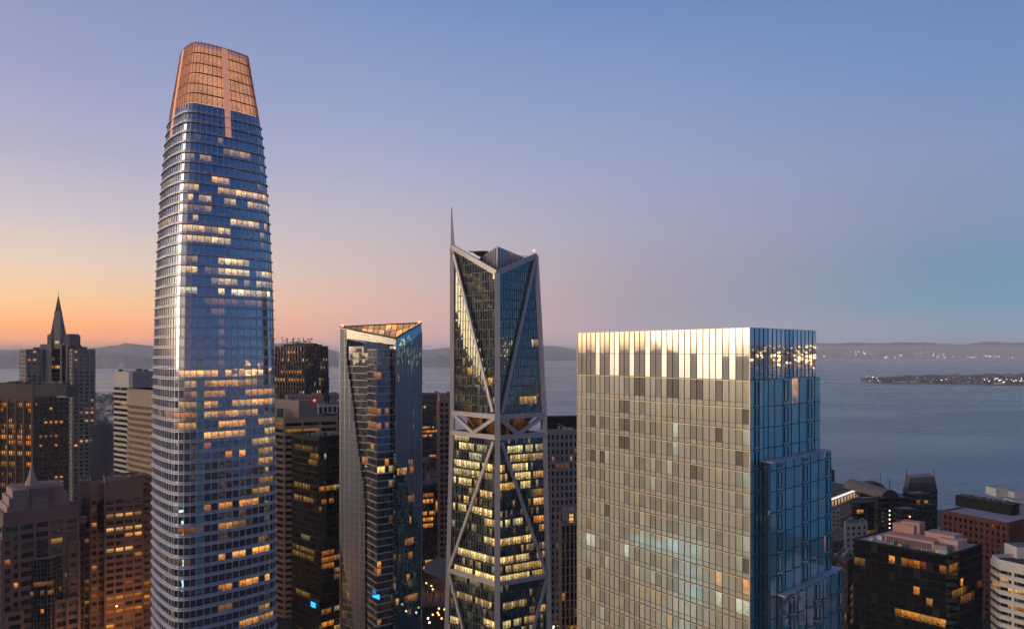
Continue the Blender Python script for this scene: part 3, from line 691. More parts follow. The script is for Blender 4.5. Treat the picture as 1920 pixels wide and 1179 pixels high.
    for s_ in range(2):
        a, c = V((*sc[s_], 0)), V((*sc[s_+1], 0)); nn = (c-a).normalized(); n_ = V((nn.y, -nn.x, 0)); K = 9
        for k in range(K):
            u0, u1 = k/K, (k+1)/K; h0, h1 = zt[s_]+(zt[s_+1]-zt[s_])*u0, zt[s_]+(zt[s_+1]-zt[s_])*u1; p, q = a+(c-a)*u0, a+(c-a)*u1
            B_.pane([p+V((0, 0, zb)), q+V((0, 0, zb)), q+V((0, 0, h1)), p+V((0, 0, h0))], W_FRT, 0, .5, 95, 0, lock=True, name='roof_screen_pane')
            bm.box(p-nn*.2+V((0, 0, zb)), nn*.4, n_*.3, (0, 0, h0-zb))
        for zz_ in (.35, .68): bm.box(a+V((0, 0, zb+(min(zt[s_], zt[s_+1])-zb)*zz_)), c-a, n_*.25, (0, 0, .3))
        bm.beam(a+V((0, 0, zt[s_])), c+V((0, 0, zt[s_+1])), .5, .6, n_)
    # round maintenance platform
    p = gp(903, 319); b = MB(); zc = zz(474, 319)
    for i in range(14):
        a0, a1 = 2*math.pi*i/14, 2*math.pi*(i+1)/14
        def Q(a, r, z): return (p[0]+r*math.cos(a)*1.3, p[1]+r*math.sin(a), z)
        b.quad(Q(a0, 1.2, zc-1.6), Q(a1, 1.2, zc-1.6), Q(a1, 3.1, zc), Q(a0, 3.1, zc)); b.quad(Q(a0, 3.1, zc), Q(a1, 3.1, zc), Q(a1, 3.0, zc+.5), Q(a0, 3.0, zc+.5)); b.tri(Q(a0, 3.0, zc+.5), Q(a1, 3.0, zc+.5), (p[0], p[1], zc+.9))
    b.beam((p[0]-6, p[1], zc+.6), (p[0]+2, p[1], zc+.2), .5, .5, (0, -1, 0)); b.beam((p[0], p[1], zb), (p[0], p[1], zc), 1.2, 1.2, (0, -1, 0)); b.build('window_cleaning_crane', S_GREYD, B_.root)
    b = MB()
    for k in range(13):
        x = gp(962+k*2.2, 318); b.beam((x[0], x[1], zz(486, 318)), (x[0], x[1], zz(479, 318)), .1, .1, (0, -1, 0))
    b.beam((*gp(960, 318), zz(479.5, 318)), (*gp(990, 318), zz(479.5, 318)), .12, .12, (0, -1, 0)); b.build('roof_railing', S_FRM, B_.root)
    # spire
    tip = V((*gp(846.5, YL), zz(389, YL))); a = Lp(ztL); b = MB()
    qs = [a+V((-.9, -.6, -1)), a+V((.8, -.9, -1.0)), a+V((1.1, .9, -1)), a+V((-.8, .9, -1))]
    ts = [tip+V(d) for d in ((-.16, -.16, 0), (.16, -.16, 0), (.16, .16, 0), (-.16, .16, 0))]
    for i in range(4): k = (i+1) % 4; b.quad(qs[i], qs[k], ts[k], ts[i])
    sp = b.build('spire', S_FRAME, B_.root)
    b = MB(); b.beam(tip, tip+V((0, 0, 2.6)), .12, .12, (0, -1, 0)); b.build('antenna', S_BLACK, sp)
    lamp_ball(tip+V((0, 0, .5)), .6, E_RED, '', '').build('beacon', E_RED, sp)
    lamp_ball(tip+V((0, 0, -.5)), .45, E_RED, '', '').build('spire_light', E_WHITE, sp)
    lamp_ball(Rp(ztR)+V((-1, 0, 2.2)), .5, E_RED, '', '').build('beacon', E_RED, B_.root)
    B_.light([(878, 888, 690, .6, .35), (915, 925, 712, .5, .35), (905, 911, 728, .3, .3), (997, 1003, 645, .7, .6), (1000, 1008, 648, .3, .6), (976, 1004, 747, .5, .4),
              (853, 880, 818, 1.0, .72), (861, 890, 830, 1, .72), (892, 912, 838, .5, .75), (880, 905, 850, .5, .8), (851, 900, 862, 1, .72), (906, 925, 873, .95, .65), (850, 900, 880, .7, .72), (908, 925, 888, .9, .65), (850, 888, 906, 1, .72), (899, 925, 918, .95, .6),
              (947, 997, 838, 1.15, .7), (998, 1016, 833, .7, .6), (955, 1000, 853, .8, .65), (1000, 1016, 848, .9, .4), (937, 947, 871, .9, .45), (958, 990, 868, 1.2, .68), (995, 1016, 862, .6, .5), (937, 953, 887, .9, .45), (965, 994, 884, 1.1, .68), (998, 1016, 892, .8, .4), (936, 965, 918, 1, .45), (975, 993, 913, 1.1, .7), (1000, 1017, 925, .5, .4),
              (870, 878, 943, .8, .5), (888, 894, 946, .8, .5), (849, 856, 954, .6, .7), (861, 875, 957, .8, .7), (884, 925, 964, 1.1, .65), (908, 926, 980, .8, .65), (938, 985, 985, .9, .75), (1000, 1019, 940, 1, .45), (1000, 1018, 975, .8, .1), (910, 926, 1018, .9, .65), (938, 996, 1015, 1.1, .55), (1010, 1020, 990, .7, .4), (862, 926, 1040, 1.05, .68), (860, 862, 1030, .7, .7),
              (938, 998, 1050, 1.1, .65), (1004, 1020, 1040, .7, .6), (950, 1015, 1063, .8, .55), (850, 927, 1072, 1.15, .65), (938, 995, 1082, 1.2, .65), (998, 1018, 1074, .6, .5), (855, 925, 1090, .25, .7), (857, 925, 1122, .8, .6), (862, 900, 1118, .4, .6), (940, 990, 1130, .5, .65), (908, 925, 1166, 1, .6), (940, 972, 1168, .9, .75), (982, 1000, 1160, .6, .5), (1012, 1022, 1137, .9, .5), (843, 862, 1170, .9, .7)])
    for p in B_.panes:
        if p['lit'] == 0 and not p['lock'] and p['py'] > 640 and B_.rng.random() < (.14 if p['py'] > 820 else .02): p['lit'] = B_.rng.uniform(.05, .3); p['hue'] = B_.rng.uniform(.4, .9)
    B_.finish()
S_FRM = solid('dark_silver_mullion', (.22, .23, .23), .45, .5)
S_GILT = solid('copper_lit_strut', (.45, .22, .10), .4, .6)
S_WOODT = solid('warm_wood_soffit', (.22, .13, .08), .6)
W_FRB = window('blue_green_office_glass', (.42, .68, .78), .30, (.010, .018, .024), (.10, .14, .13), .22, 1.7, .006, .003)
W_FRS = window('office_spandrel_glass', (.55, .65, .62), .16, (.02, .024, .022), lit=0)
W_FRT = window('roof_screen_glass', (.8, .84, .82), .12, (.22, .23, .22), (.3, .3, .28), .3, 0)
braced_tower()

# ------------------------------------------------------------------ blue residential tower with sloping roof
def folded_tower():
    YL, YC, YR = 405.0, 380.0, 392.0
    L, Cn, R = V((*gp(637.5, YL), 0)), V((*gp(742, YC), 0)), V((*gp(790.5, YR), 0)); Bk = L+R-Cn
    B_ = Bldg('apartment_tower', 'blue glass tower with a tilted orange-lit roof and red lamps at two corners', 'skyscraper', loc=(-78, 392, 2.2))
    zL, zR, zC = zz(613, YL), zz(606, YR), zz(634, YC)
    def up(p, z): return V((p.x, p.y, z))
    U = (Cn-L).normalized(); NL = V((U.y, -U.x, 0)); WL = (Cn-L).length
    UR = (R-Cn).normalized(); NR = V((UR.y, -UR.x, 0)); WR = (R-Cn).length
    FH = 4.02; ztop = zz(648, YC)
    # recessed dark glass plane of the left side
    in_ = .9; nf = int((ztop-2.2)/FH); z0 = ztop-nf*FH
    nb = 18
    for j in range(nf):
        for i in range(nb):
            a, c = L+U*WL*i/nb-NL*in_, L+U*WL*(i+1)/nb-NL*in_; za, zb = z0+j*FH+.5, z0+(j+1)*FH
            B_.pane([up(a, za), up(c, za), up(c, zb), up(a, zb)], W_MIB, 0, .25, 1, j, ((0, 0), (.8, 0), (.8, 1), (0, 1)))
        B_.part('floor_edge', S_FRM).box(up(L-NL*(in_+.1), z0+j*FH), U*WL, NL*.2, (0, 0, .5))
    # fin screen that covers the left of the face, its edge raked
    def ub(y): return float(np.interp(y, [600, 664, 930, 1179], [650, 650, 684, 685]))
    xs = np.linspace(0, .47, 27)
    fn = B_.part('fin', S_FIN); scr = 0
    zlist = [z0+j*FH for j in range(nf+1)]
    zt_here = lambda u: zL+(zC-zL)*u-1.0
    for j in range(nf+3):
        for i in range(26):
            u0, u1 = xs[i], xs[i+1]; a, c = L+U*WL*u0, L+U*WL*u1; za, zb = z0+j*FH, min(z0+(j+1)*FH, zt_here(u0))
            if zb <= za+.3: continue
            px, py = proj(up((a+c)/2, za+2))
            if px > ub(py) or (px < 637+max(0, (py-1005)*.17)): continue
            B_.pane([up(a, za), up(c, za), up(c, zb), up(a, zb)], W_MIS, 0, .3, 2, j, name='screen_pane')
            fn.box(up(a-U*.1, za), U*(.34 if i % 5 == 0 else .16), NL*.3, (0, 0, zb-za))
            if i % 5 == 0 or True: fn.box(up(a, za), c-a, NL*.08, (0, 0, .22))
    # corner bay with white slab edges
    P1, K, P2 = V((*gp(690, 388), 0)), V((*gp(707, 377.5), 0)), V((*gp(743, 384), 0)); zbt = zz(657, 378)
    n2 = int((zbt-2.2)/FH); zz0 = zbt-n2*FH
    for (a, c, k, bl) in ((P1, K, 3, 3), (K, P2, 5, 4)):
        u = (c-a).normalized(); n_ = V((u.y, -u.x, 0)); w = (c-a).length
        for j in range(n2):
            za, zb = zz0+j*FH+.28, zz0+(j+1)*FH
            for i in range(k):
                p, q = a+(c-a)*i/k, a+(c-a)*(i+1)/k
                B_.pane([up(p, za), up(q, za), up(q, zb), up(p, zb)], W_MIB if bl == 3 else W_MI, 0, .25, 3, j)
                B_.part('mullion', S_FRM).box(up(p-u*.04, za), u*.08, n_*.1, (0, 0, zb-za))
            b = MB(); b.box(up(a-n_*.2, zz0+j*FH), c-a, n_*.8, (0, 0, .42)); b.build('slab_edge', S_SLAB, B_.root)
        b = MB(); b.box(up(a-n_*.2, zbt), c-a, n_*.6, (0, 0, .9)); b.build('bay_parapet', S_SLAB, B_.root)
    B_.solidbox('bay_roof', [tuple(p[:2]) for p in (P1, K, P2, P2-NL*4+U*0, P1-NL*3)], zbt-.3, zbt, S_ROOF)
    # right face with vertical fins
    nR = 17; nfr = int((zC-2.2)/FH)+3
    for j in range(nfr+2):
        for i in range(nR):
            u0, u1 = i/nR, (i+1)/nR; a, c = Cn+UR*WR*u0, Cn+UR*WR*u1; za = z0+j*FH; t0, t1 = zC+(zR-zC)*u0-.5, zC+(zR-zC)*u1-.5
            zb0, zb1 = min(za+FH, t0), min(za+FH, t1)
            if zb0 <= za+.2: continue
            B_.pane([up(a, za), up(c, za), up(c, zb1), up(a, zb0)], W_MIR, 0, .3, 5, j, ((0, 0), (.4, 0), (.4, 1), (0, 1)))
        ln = B_.part('floor_joint', S_TEAL); 
        if z0+j*FH < zC-2: ln.box(up(Cn, z0+j*FH-.05), UR*WR, NR*.05, (0, 0, .12))
    for i in range(nR+1):
        u = i/nR; p = Cn+UR*WR*u; px = 742+48*u
        zf = zz(float(np.interp(px, [742, 790], [660, 622])), YC); zb = zz(float(np.interp(px, [742, 756, 793], [868, 892, 1020])), YC+8*u)
        b = MB(); b.box(up(p-UR*.09, zb), UR*.18, NR*.5, (0, 0, zf-zb)); b.build('vertical_fin', S_FIN, B_.root)
    # hidden sides
    for (a, c) in ((R, Bk), (Bk, L)):
        B_.facade(a, c, 2.2, min(zL, zR)-2, fh=FH*2, cw=4, pw=.3, pd=.2, sp=.6, glass=W_MI, wall=S_FIN, plit=.1)
    core = [tuple((L-NL*3.4+U*.5)[:2]), tuple((Cn-NL*3.4-U*.4)[:2]), tuple((R-UR*.6-NR*1)[:2]), tuple((Bk+U*.3-NR*-.5)[:2])]
    B_.solidbox('core_wall', core, 2.2, ztop-2, S_GREYD, S_ROOF)
    # crown: frosted panel on the left, blue plant box, tilted glazed roof
    K_ = 26; ps = B_.part('crown_panel_joint', S_FRM)
    for i in range(K_):
        u0, u1 = .13+.87*i/K_, .13+.87*(i+1)/K_; a, c = L+U*WL*u0, L+U*WL*u1
        t0, t1 = zL+(zC-zL)*u0-.6, zL+(zC-zL)*u1-.6; lo = lambda u: zz(634+13*(u-.13)/.87, YL+(YC-YL)*u)
        B_.pane([up(a, lo(u0)), up(c, lo(u1)), up(c, t1), up(a, t0)], W_CRP, 0, .5, 9, 0, lock=True, name='crown_panel')
        ps.box(up(a, lo(u0)), U*.06, NL*.08, (0, 0, t0-lo(u0)))
    b = MB(); b.beam(up(L+U*WL*.13, zz(634, YL-3)-.2), up(L+U*WL*.52, zz(642, 392)-.2), .5, .8, NL); b.build('sloping_sill', S_SLAB, B_.root)
    p1, p2, p3 = V((*gp(682, 391), 0)), V((*gp(728, 384), 0)), V((*gp(742, 383), 0))
    B_.solidbox('plant_box', [tuple(p[:2]) for p in (p1, p2, p2-NL*5, p1-NL*5)], ztop-4, zz(642, 388), S_PLANT); B_.solidbox('plant_box', [tuple(p[:2]) for p in (p2, p3, p3-NL*5, p2-NL*5)], ztop-5, zz(648, 384), S_GREYD)
    B_.solidbox('soffit', [tuple(p[:2]) for p in (L+U*1, Cn, R-UR*.4, Bk)], ztop-.3, ztop, S_ROOF)
    for (a, c, nn, za, zb, nm) in ((L, Cn, NL, zL, zC, 'roof_edge'), (Cn, R, NR, zC, zR, 'roof_edge'), (L, R, V((0, 1, 0)), zL+.2, zR+.2, 'roof_edge')):
        b = MB(); b.beam(up(a, za), up(c, zb), .7, .7, nn); b.build(nm, S_DARK, B_.root)
    K2 = 14   # roof panes between the ridge (left-right) and the low near corner
    for i in range(K2):
        u0, u1 = i/K2, (i+1)/K2
        A0, A1 = up(L, zL).lerp(up(R, zR), u0), up(L, zL).lerp(up(R, zR), u1)
        # lower edge follows left edge then right edge
        def low(u):
            s_ = .72
            return up(L, zL).lerp(up(Cn, zC), u/s_) if u < s_ else up(Cn, zC).lerp(up(R, zR), (u-s_)/(1-s_))
        B0, B1 = low(u0), low(u1)
        for h in range(2):
            q = [B0.lerp(A0, h/2), B1.lerp(A1, h/2), B1.lerp(A1, h/2+.48), B0.lerp(A0, h/2+.48)]
            b = MB(); b.quad(*q, 0, (B_.rng.random(), B_.rng.uniform(.25, .8) if i > 3 else .1, B_.rng.uniform(.1, .6))); b.build('roof_pane', W_ROOFP, B_.root)
        rb_ = MB(); rb_.beam(B0, A0, .35, .3, (0, 0, 1)); rb_.build('roof_rib', S_DARK, B_.root)
    for p in (up(L, zL+.8)+U*2, up(R, zR+.8)-UR*1.6):
        o_ = lamp_ball(p, .85, E_RED, '', '').build('beacon', E_RED, B_.root)
    sb = MB(); p = V((*gp(699, 377), zz(1118, 377))); q = V((*gp(712, 376.2), zz(1118, 376.2)))
    sb.quad(p+V((0, -.5, 0)), q+V((0, -.5, -1.5)), q+V((0, -.5, 1.4)), p+V((0, -.5, .9))); sb.build('blue_sign', E_BLUE, B_.root)
    B_.light([(703, 714, 702, .8, .1), (705, 711, 736, .6, .1), (690, 715, 772, .5, .1), (718, 726, 772, .4, .2), (692, 700, 796, .8, .15), (704, 716, 796, 1, .15), (720, 730, 796, .4, .2), (695, 702, 837, .7, .15), (704, 714, 838, .8, .15), (676, 692, 859, .9, .15), (692, 716, 860, .7, .15), (720, 730, 862, .7, .2), (706, 742, 880, 1.3, .5),
              (743, 762, 878, 1.2, .5), (766, 775, 865, .9, .2), (767, 776, 887, .8, .2), (730, 736, 904, .8, .35), (704, 712, 930, .6, .1), (720, 726, 925, .8, .2), (765, 776, 928, .7, .1), (700, 710, 985, .7, .1), (700, 712, 1010, .3, .1), (767, 774, 973, .9, .15), (760, 776, 1018, .6, .15), (705, 712, 1060, .9, .05), (700, 714, 1073, .8, .1), (762, 768, 1083, .8, .15), (766, 776, 1040, .5, .2), (724, 730, 1088, .6, .2), (700, 716, 1132, .6, .1), (762, 782, 1122, .6, .15), (765, 772, 1150, .5, .15), (706, 714, 1166, .6, .2), (728, 734, 1166, .6, .4), (743, 752, 1125, .8, .4), (736, 742, 1012, .5, .3)])
    for p in B_.panes:
        if p['lit'] == 0 and not p['lock'] and p['blk'] in (1, 3, 5) and B_.rng.random() < .012: p['lit'] = B_.rng.uniform(.1, .5); p['hue'] = B_.rng.uniform(.05, .3)
    B_.finish()
W_MIR = window('blue_facade_glass', (.34, .78, 1.0), .48, (.008, .06, .13), (.05, .06, .06), .1, 1.4, .010, .008)
W_MIS = window('grey_screen_glass', (.72, .70, .76), .14, (.10, .095, .115), (.16, .15, .18), .5, 0, .006, .004)
W_MIB = window('grey_bay_glass', (.8, .78, .72), .28, (.07, .065, .055), (.2, .18, .15), .3, 1.4, .010, .006)
W_CRP = window('frosted_crown_glass', (1, .94, .88), .22, (.42, .38, .34), (.5, .44, .38), .2, 0, .006, .003, rough=.25)
W_ROOFP = window('sloping_roof_glass', (1, .85, .65), .35, (.3, .2, .12), (.4, .3, .2), .3, 2.6, .05, .05, wsc=.15, pat=.7)
S_PLANT = solid('blue_plant_cladding', (.05, .10, .22), .5)
folded_tower()

# ------------------------------------------------------------------ near glass tower on the right
def near_tower():
    L, Cn, R = V((13.07, 136, 0)), V((36.93, 106, 0)), V((53.9, 121, 0)); Bk = L+R-Cn; ZT = CZ+3.72
    B_ = Bldg('apartment_tower', 'nearest tower, pale glass block with sunset glow on one side and stepped blue side', 'skyscraper', loc=(33, 121, 2.2))
    def up(p, z): return V((p.x, p.y, z))
    U = (Cn-L).normalized(); NL = V((U.y, -U.x, 0)); WL = (Cn-L).length
    UR = (R-Cn).normalized(); NR = V((UR.y, -UR.x, 0)); WR = (R-Cn).length
    rows = [(ZT-4.0, ZT, 'p'), (ZT-8.1, ZT-4.0, 'p')]; z = ZT-8.1; rows.append((z-4.3, z, 'f')); z -= 4.3
    k = 0
    while z > 6: rows.append((z-3.32, z, 'f')); z -= 3.32
    rows.append((2.2, z, 'f'))
    NCOL = 31; cw = WL/NCOL
    bright = {4, 7, 8, 11, 14, 17, 20, 21, 23, 24, 25, 26, 28}; win = {2, 3, 5, 6, 9, 10, 12, 13, 15, 16, 18, 19, 22, 23, 26, 29, 30}
    dark = B_.part('mullion', S_LINE); gold = B_.part('floor_trim', S_LINEG)
    for ri, (z0, z1, ty) in enumerate(rows):
        for i in range(NCOL):
            a, c = L+U*cw*i, L+U*cw*(i+1)
            if ri >= 2 and i % 3 == 0: room = B_.rng.random() < .12
            if ty == 'p':
                m_ = W_RF if i in bright else W_RPA
                B_.pane([up(a, z0), up(c, z0), up(c, z1), up(a, z1)], m_, 0, 0, 50+ri, ri, name='parapet_pane', lock=True)
            else:
                s_ = z0+.8; w_ = i in win
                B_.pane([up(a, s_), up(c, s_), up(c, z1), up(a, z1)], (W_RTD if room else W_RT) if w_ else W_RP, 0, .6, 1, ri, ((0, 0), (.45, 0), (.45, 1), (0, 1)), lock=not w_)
                B_.pane([up(a, z0), up(c, z0), up(c, s_), up(a, s_)], W_RP, 0, .6, 2, ri, name='sill_pane', lock=True)
        dark.box(up(L, z0-.04), U*WL, NL*.05, (0, 0, .08)); 
        if ty == 'f': dark.box(up(L, z0+.77), U*WL, NL*.05, (0, 0, .06)); gold.box(up(L, z1-.16), U*WL, NL*.2, (0, 0, .11))
    for i in range(NCOL+1):
        a = L+U*cw*i; dark.box(up(a-U*.035, 2.2), U*.07, NL*.09, (0, 0, ZT-2.2))
    cc = B_.part('corner_trim', S_LINEG); cc.box(up(Cn-U*.05, 2.2), U*.14, NL*.12, (0, 0, ZT-2.2)); cc.box(up(L-U*.06, 2.2), U*.12, NL*.12, (0, 0, ZT-2.2)); cc.box(up(L, ZT), U*WL, -NL*.3, (0, 0, .12)); cc.box(up(Cn, ZT), UR*WR, -NR*.3, (0, 0, .12))
    # right side: pleated panels
    jt = B_.part('joint', S_TEAL)
    def pleated(u0, u1, off, zt, zb, flat, first=False):
        """panels between fractions u0..u1 of the side, pushed out by off"""
        W_ = WR*(u1-u0); n = max(2, round(W_/1.5)); n += n % 2; cw_ = W_/n; O = Cn+UR*WR*u0+NR*off
        for ri, (z0, z1, ty) in enumerate(rows):
            z0_, z1_ = max(z0, zb), min(z1, zt)
            if z1_-z0_ < .4: continue
            for i in range(n):
                pl = 0 if (ty == 'p' or ((i//2)*2*cw_+WR*u0 < flat)) else .7
                d0, d1 = (0, pl*.5) if i % 2 == 0 else (pl*.5, pl)
                a, c = O+UR*cw_*i+NR*d0, O+UR*cw_*(i+1)+NR*d1
                if ty == 'p':
                    B_.pane([up(a, z0_), up(c, z0_), up(c, z1_), up(a, z1_)], W_RB2 if i in (0, 1, 2, 3, 8, 9) else W_RB3, 0, 0, 60, ri, name='parapet_pane', lock=True)
                else:
                    B_.pane([up(a, z0_), up(c, z0_), up(c, z1_), up(a, z1_)], W_RB, 0, .2, 61, ri, ((0, 0), (.6, 0), (.6, 1), (0, 1)))
                jt.box(up(a-UR*.03, z0_), UR*.06, NR*.07, (0, 0, z1_-z0_)); jt.box(up(a, z0_-.05), c-a, NR*.07, (0, 0, .13))
                if ty == 'f' and i % 6 == 1 and n > 8:   # narrow operable sash with a pale frame
                    s0 = a.lerp(c, .2); jt.box(up(s0, z0_+.5), (c-a)*.06, NR*.09, (0, 0, z1_-z0_-.8)); jt.box(up(a.lerp(c, .75), z0_+.5), (c-a)*.06, NR*.09, (0, 0, z1_-z0_-.8)); jt.box(up(s0, z0_+.5), (c-a)*.6, NR*.09, (0, 0, .1)); jt.box(up(s0, z1_-.4), (c-a)*.6, NR*.09, (0, 0, .1))
                if pl and i % 2 == 1:
                    e = c-NR*pl; B_.part('pleat_return', W_RB).quad(up(c, z0_), up(e, z0_), up(e, z1_), up(c, z1_), 0, (B_.rng.random(), 0, 0))
        return O
    z2, z3 = 164.6, 143.6
    pleated(0, 1, 0, ZT, 2.2, 3.0)
    for (ua, ub_, off, zt) in ((.15, 1.05, 1.5, z2), (.22, 1.15, 2.7, z3)):
        O = pleated(ua, ub_, off, zt, 2.2, 0)
        a, c = O, Cn+UR*WR*ub_+NR*off; back = NR*(off+18)
        b = MB(); b.prism([tuple(p[:2]) for p in (a+NR*.45, c+NR*.45, c-back, a-NR*off)], zt, zt+.25, 0); b.build('terrace', S_TERR, B_.root)
        for (p, q) in ((c, c-back), (a-NR*off, a)):
            n_ = 12 if p is c else 1; u = (q-p)/n_
            for ri, (z0, z1, ty) in enumerate(rows):
                if min(z1, zt)-z0 < .5: continue
                for i in range(n_): B_.pane([up(p+u*i, z0), up(p+u*(i+1), z0), up(p+u*(i+1), min(z1, zt)), up(p+u*i, min(z1, zt))], W_RB3, 0, .2, 62, ri, lock=True)
    for (a, c) in ((R, Bk), (Bk, L)):
        u = (c-a)/14
        for ri, (z0, z1, ty) in enumerate(rows):
            for i in range(14): B_.pane([up(a+u*i, z0), up(a+u*(i+1), z0), up(a+u*(i+1), z1), up(a+u*i, z1)], W_RB, 0, .3, 63, ri, lock=True)
    B_.solidbox('roof', [tuple(p[:2]) for p in (L+U*.2-NL*.2, Cn-NL*.2-NR*.2, R-NR*.2-UR*.2, Bk+NL*.2)], ZT-5, ZT-4.5, S_ROOFL)
    for p in B_.panes:   # faint glow added to some clear panes to brighten the broad face
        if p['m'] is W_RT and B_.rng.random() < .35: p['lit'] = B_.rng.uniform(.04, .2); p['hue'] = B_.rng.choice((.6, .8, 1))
    B_.light([(1265, 1282, 806, .5, 1), (1236, 1248, 830, .42, 1), (1258, 1268, 833, .3, 1), (1127, 1142, 828, .2, .9), (1365, 1378, 820, .3, 1), (1100, 1117, 1006, .6, 1), (1167, 1186, 1023, .6, 1), (1103, 1118, 978, .22, .35), (1343, 1368, 1072, .75, .22), (1383, 1404, 1082, .7, .15), (1343, 1368, 1108, .55, 1), (1382, 1404, 1118, .55, 1), (1322, 1330, 1100, .5, 1), (1315, 1325, 1096, .4, 1), (1365, 1378, 845, .25, 1), (1392, 1404, 835, .25, 1), (1240, 1262, 1172, .4, .25), (1270, 1295, 870, .2, .2),
              (1480, 1493, 725, .5, .3), (1450, 1461, 1060, 1.1, .25), (1467, 1478, 1050, .7, .2), (1452, 1460, 1100, .5, .35), (1538, 1545, 855, .4, .3), (1540, 1546, 1010, .4, .2)])
    B_.finish(minpx=9.5, limit=300)
W_RTD = window('clear_window_dark_room', (1.0, .96, .88), .30, (.22, .20, .155), (.34, .32, .25), .2, 1.2, .006, .009, .08, wsc=.6, pat=.55)
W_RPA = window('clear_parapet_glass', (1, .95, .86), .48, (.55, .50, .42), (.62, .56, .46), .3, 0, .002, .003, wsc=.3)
W_RB2 = window('dark_blue_parapet_glass', (.55, .72, .92), .5, (.01, .02, .03), lit=0, jit=.002, wav=.002)
W_RB3 = window('pale_blue_parapet_glass', (.78, .92, 1), .62, (.10, .13, .17), lit=0, jit=.004, wav=.003)
S_TERR = solid('pale_terrace_paving', (.55, .55, .60), .7, var=.1)
near_tower()

# ------------------------------------------------------------------ office towers on the left
def cap(o, p): return V((p[0], p[1], o))
def unit(b, name, pts, z0, z1, m, mt=None):
    q = MB(); q.prism(pts, z0, z1, 0, 1 if mt else 0); return q.build(name, [m, mt or m], b.root)

def pyramid():
    Y = 900; b = Bldg('pyramid_tower', 'tall pointed pyramid tower against the orange sky at the far left', 'skyscraper', loc=(*gp(109, Y), 2.2))
    ax, ay = gp(109.5, Y+20); zt = zz(549, Y); half = lambda z: (zt-z)*.128
    def ringp(z, g=0): h = half(z)+g; r = math.radians(14); return [V((ax+h*(sx*math.cos(r)-sy*math.sin(r)), ay+h*(sx*math.sin(r)+sy*math.cos(r)), z)) for sx, sy in ((-1, -1), (1, -1), (1, 1), (-1, 1))]
    nf = 60; zs = np.linspace(2.2, zt-62, nf+1)
    w = b.part('wall', S_PYR)
    for j in range(nf):
        a, c = ringp(zs[j]), ringp(zs[j+1])
        for s in range(4):
            k = (s+1) % 4
            w.quad(a[s], a[k], c[k], c[s]); d = zs[j+1]-zs[j]
            nq = max(2, int(half(zs[j])*2/4.5))
            for i in range(nq):
                f = lambda P, Q, u: P+(Q-P)*u
                n_ = ((a[k]-a[s]).cross(V((0, 0, 1)))).normalized()*.15
                p0, p1 = f(a[s], a[k], (i+.12)/nq), f(a[s], a[k], (i+.88)/nq); q0, q1 = f(c[s], c[k], (i+.12)/nq), f(c[s], c[k], (i+.88)/nq)
                b.pane([p0.lerp(q0, .2)+n_, p1.lerp(q1, .2)+n_, p1.lerp(q1, .75)+n_, p0.lerp(q0, .75)+n_], W_OF, .6 if b.rng.random() < .07 else 0, .3, 1, j)
    a, c = ringp(zs[-1]), ringp(zt-1)
    sp = MB()
    for s in range(4): k = (s+1) % 4; sp.quad(a[s], a[k], c[k], c[s]); 
    for q in range(12):
        z = zs[-1]+(zt-1-zs[-1])*q/12; r0, r1 = ringp(z, .12), ringp(z+.6, .12)
        for s in range(4): k = (s+1) % 4; sp.quad(r0[s], r0[k], r1[k], r1[s])
    sp.build('spire', S_PYR, b.root)
    m = MB(); m.beam((ax, ay, zt-1.5), (ax, ay, zt+4), .3, .3, (0, -1, 0)); m.build('antenna', S_BLACK, b.root)
    # the two upright wings
    for (x0, x1, y) in ((88.5, 97, 628), (122, 131, 628)):
        f_ = fr(x0, x1, Y-5, 22); b.solidbox('wing', f_, 2.2, zz(y, Y), S_PYR); t_ = MB(); t_.prism(inset(f_, .8), zz(y, Y), zz(y, Y)+1.5); t_.build('wing_cap', S_PYR, b.root)
    f_ = fr(101.5, 113, Y-22, 4); u = MB(); u.prism(f_, 2.2, zz(586, Y), 0); u.build('lift_wing', S_PYRL, b.root)
    for k in range(4): b.pane([V((*gp(103+k*2.2, Y-22.4), zz(645, Y))), V((*gp(104.6+k*2.2, Y-22.4), zz(645, Y))), V((*gp(104.6+k*2.2, Y-22.4), zz(640, Y))), V((*gp(103+k*2.2, Y-22.4), zz(640, Y)))], W_OF, 1, .5, 4, 0, lock=True)
    b.finish()
S_PYR = solid('quartz_panel', (.17, .13, .125), .8); S_PYRL = solid('quartz_panel_pale', (.27, .23, .23), .8)
pyramid()

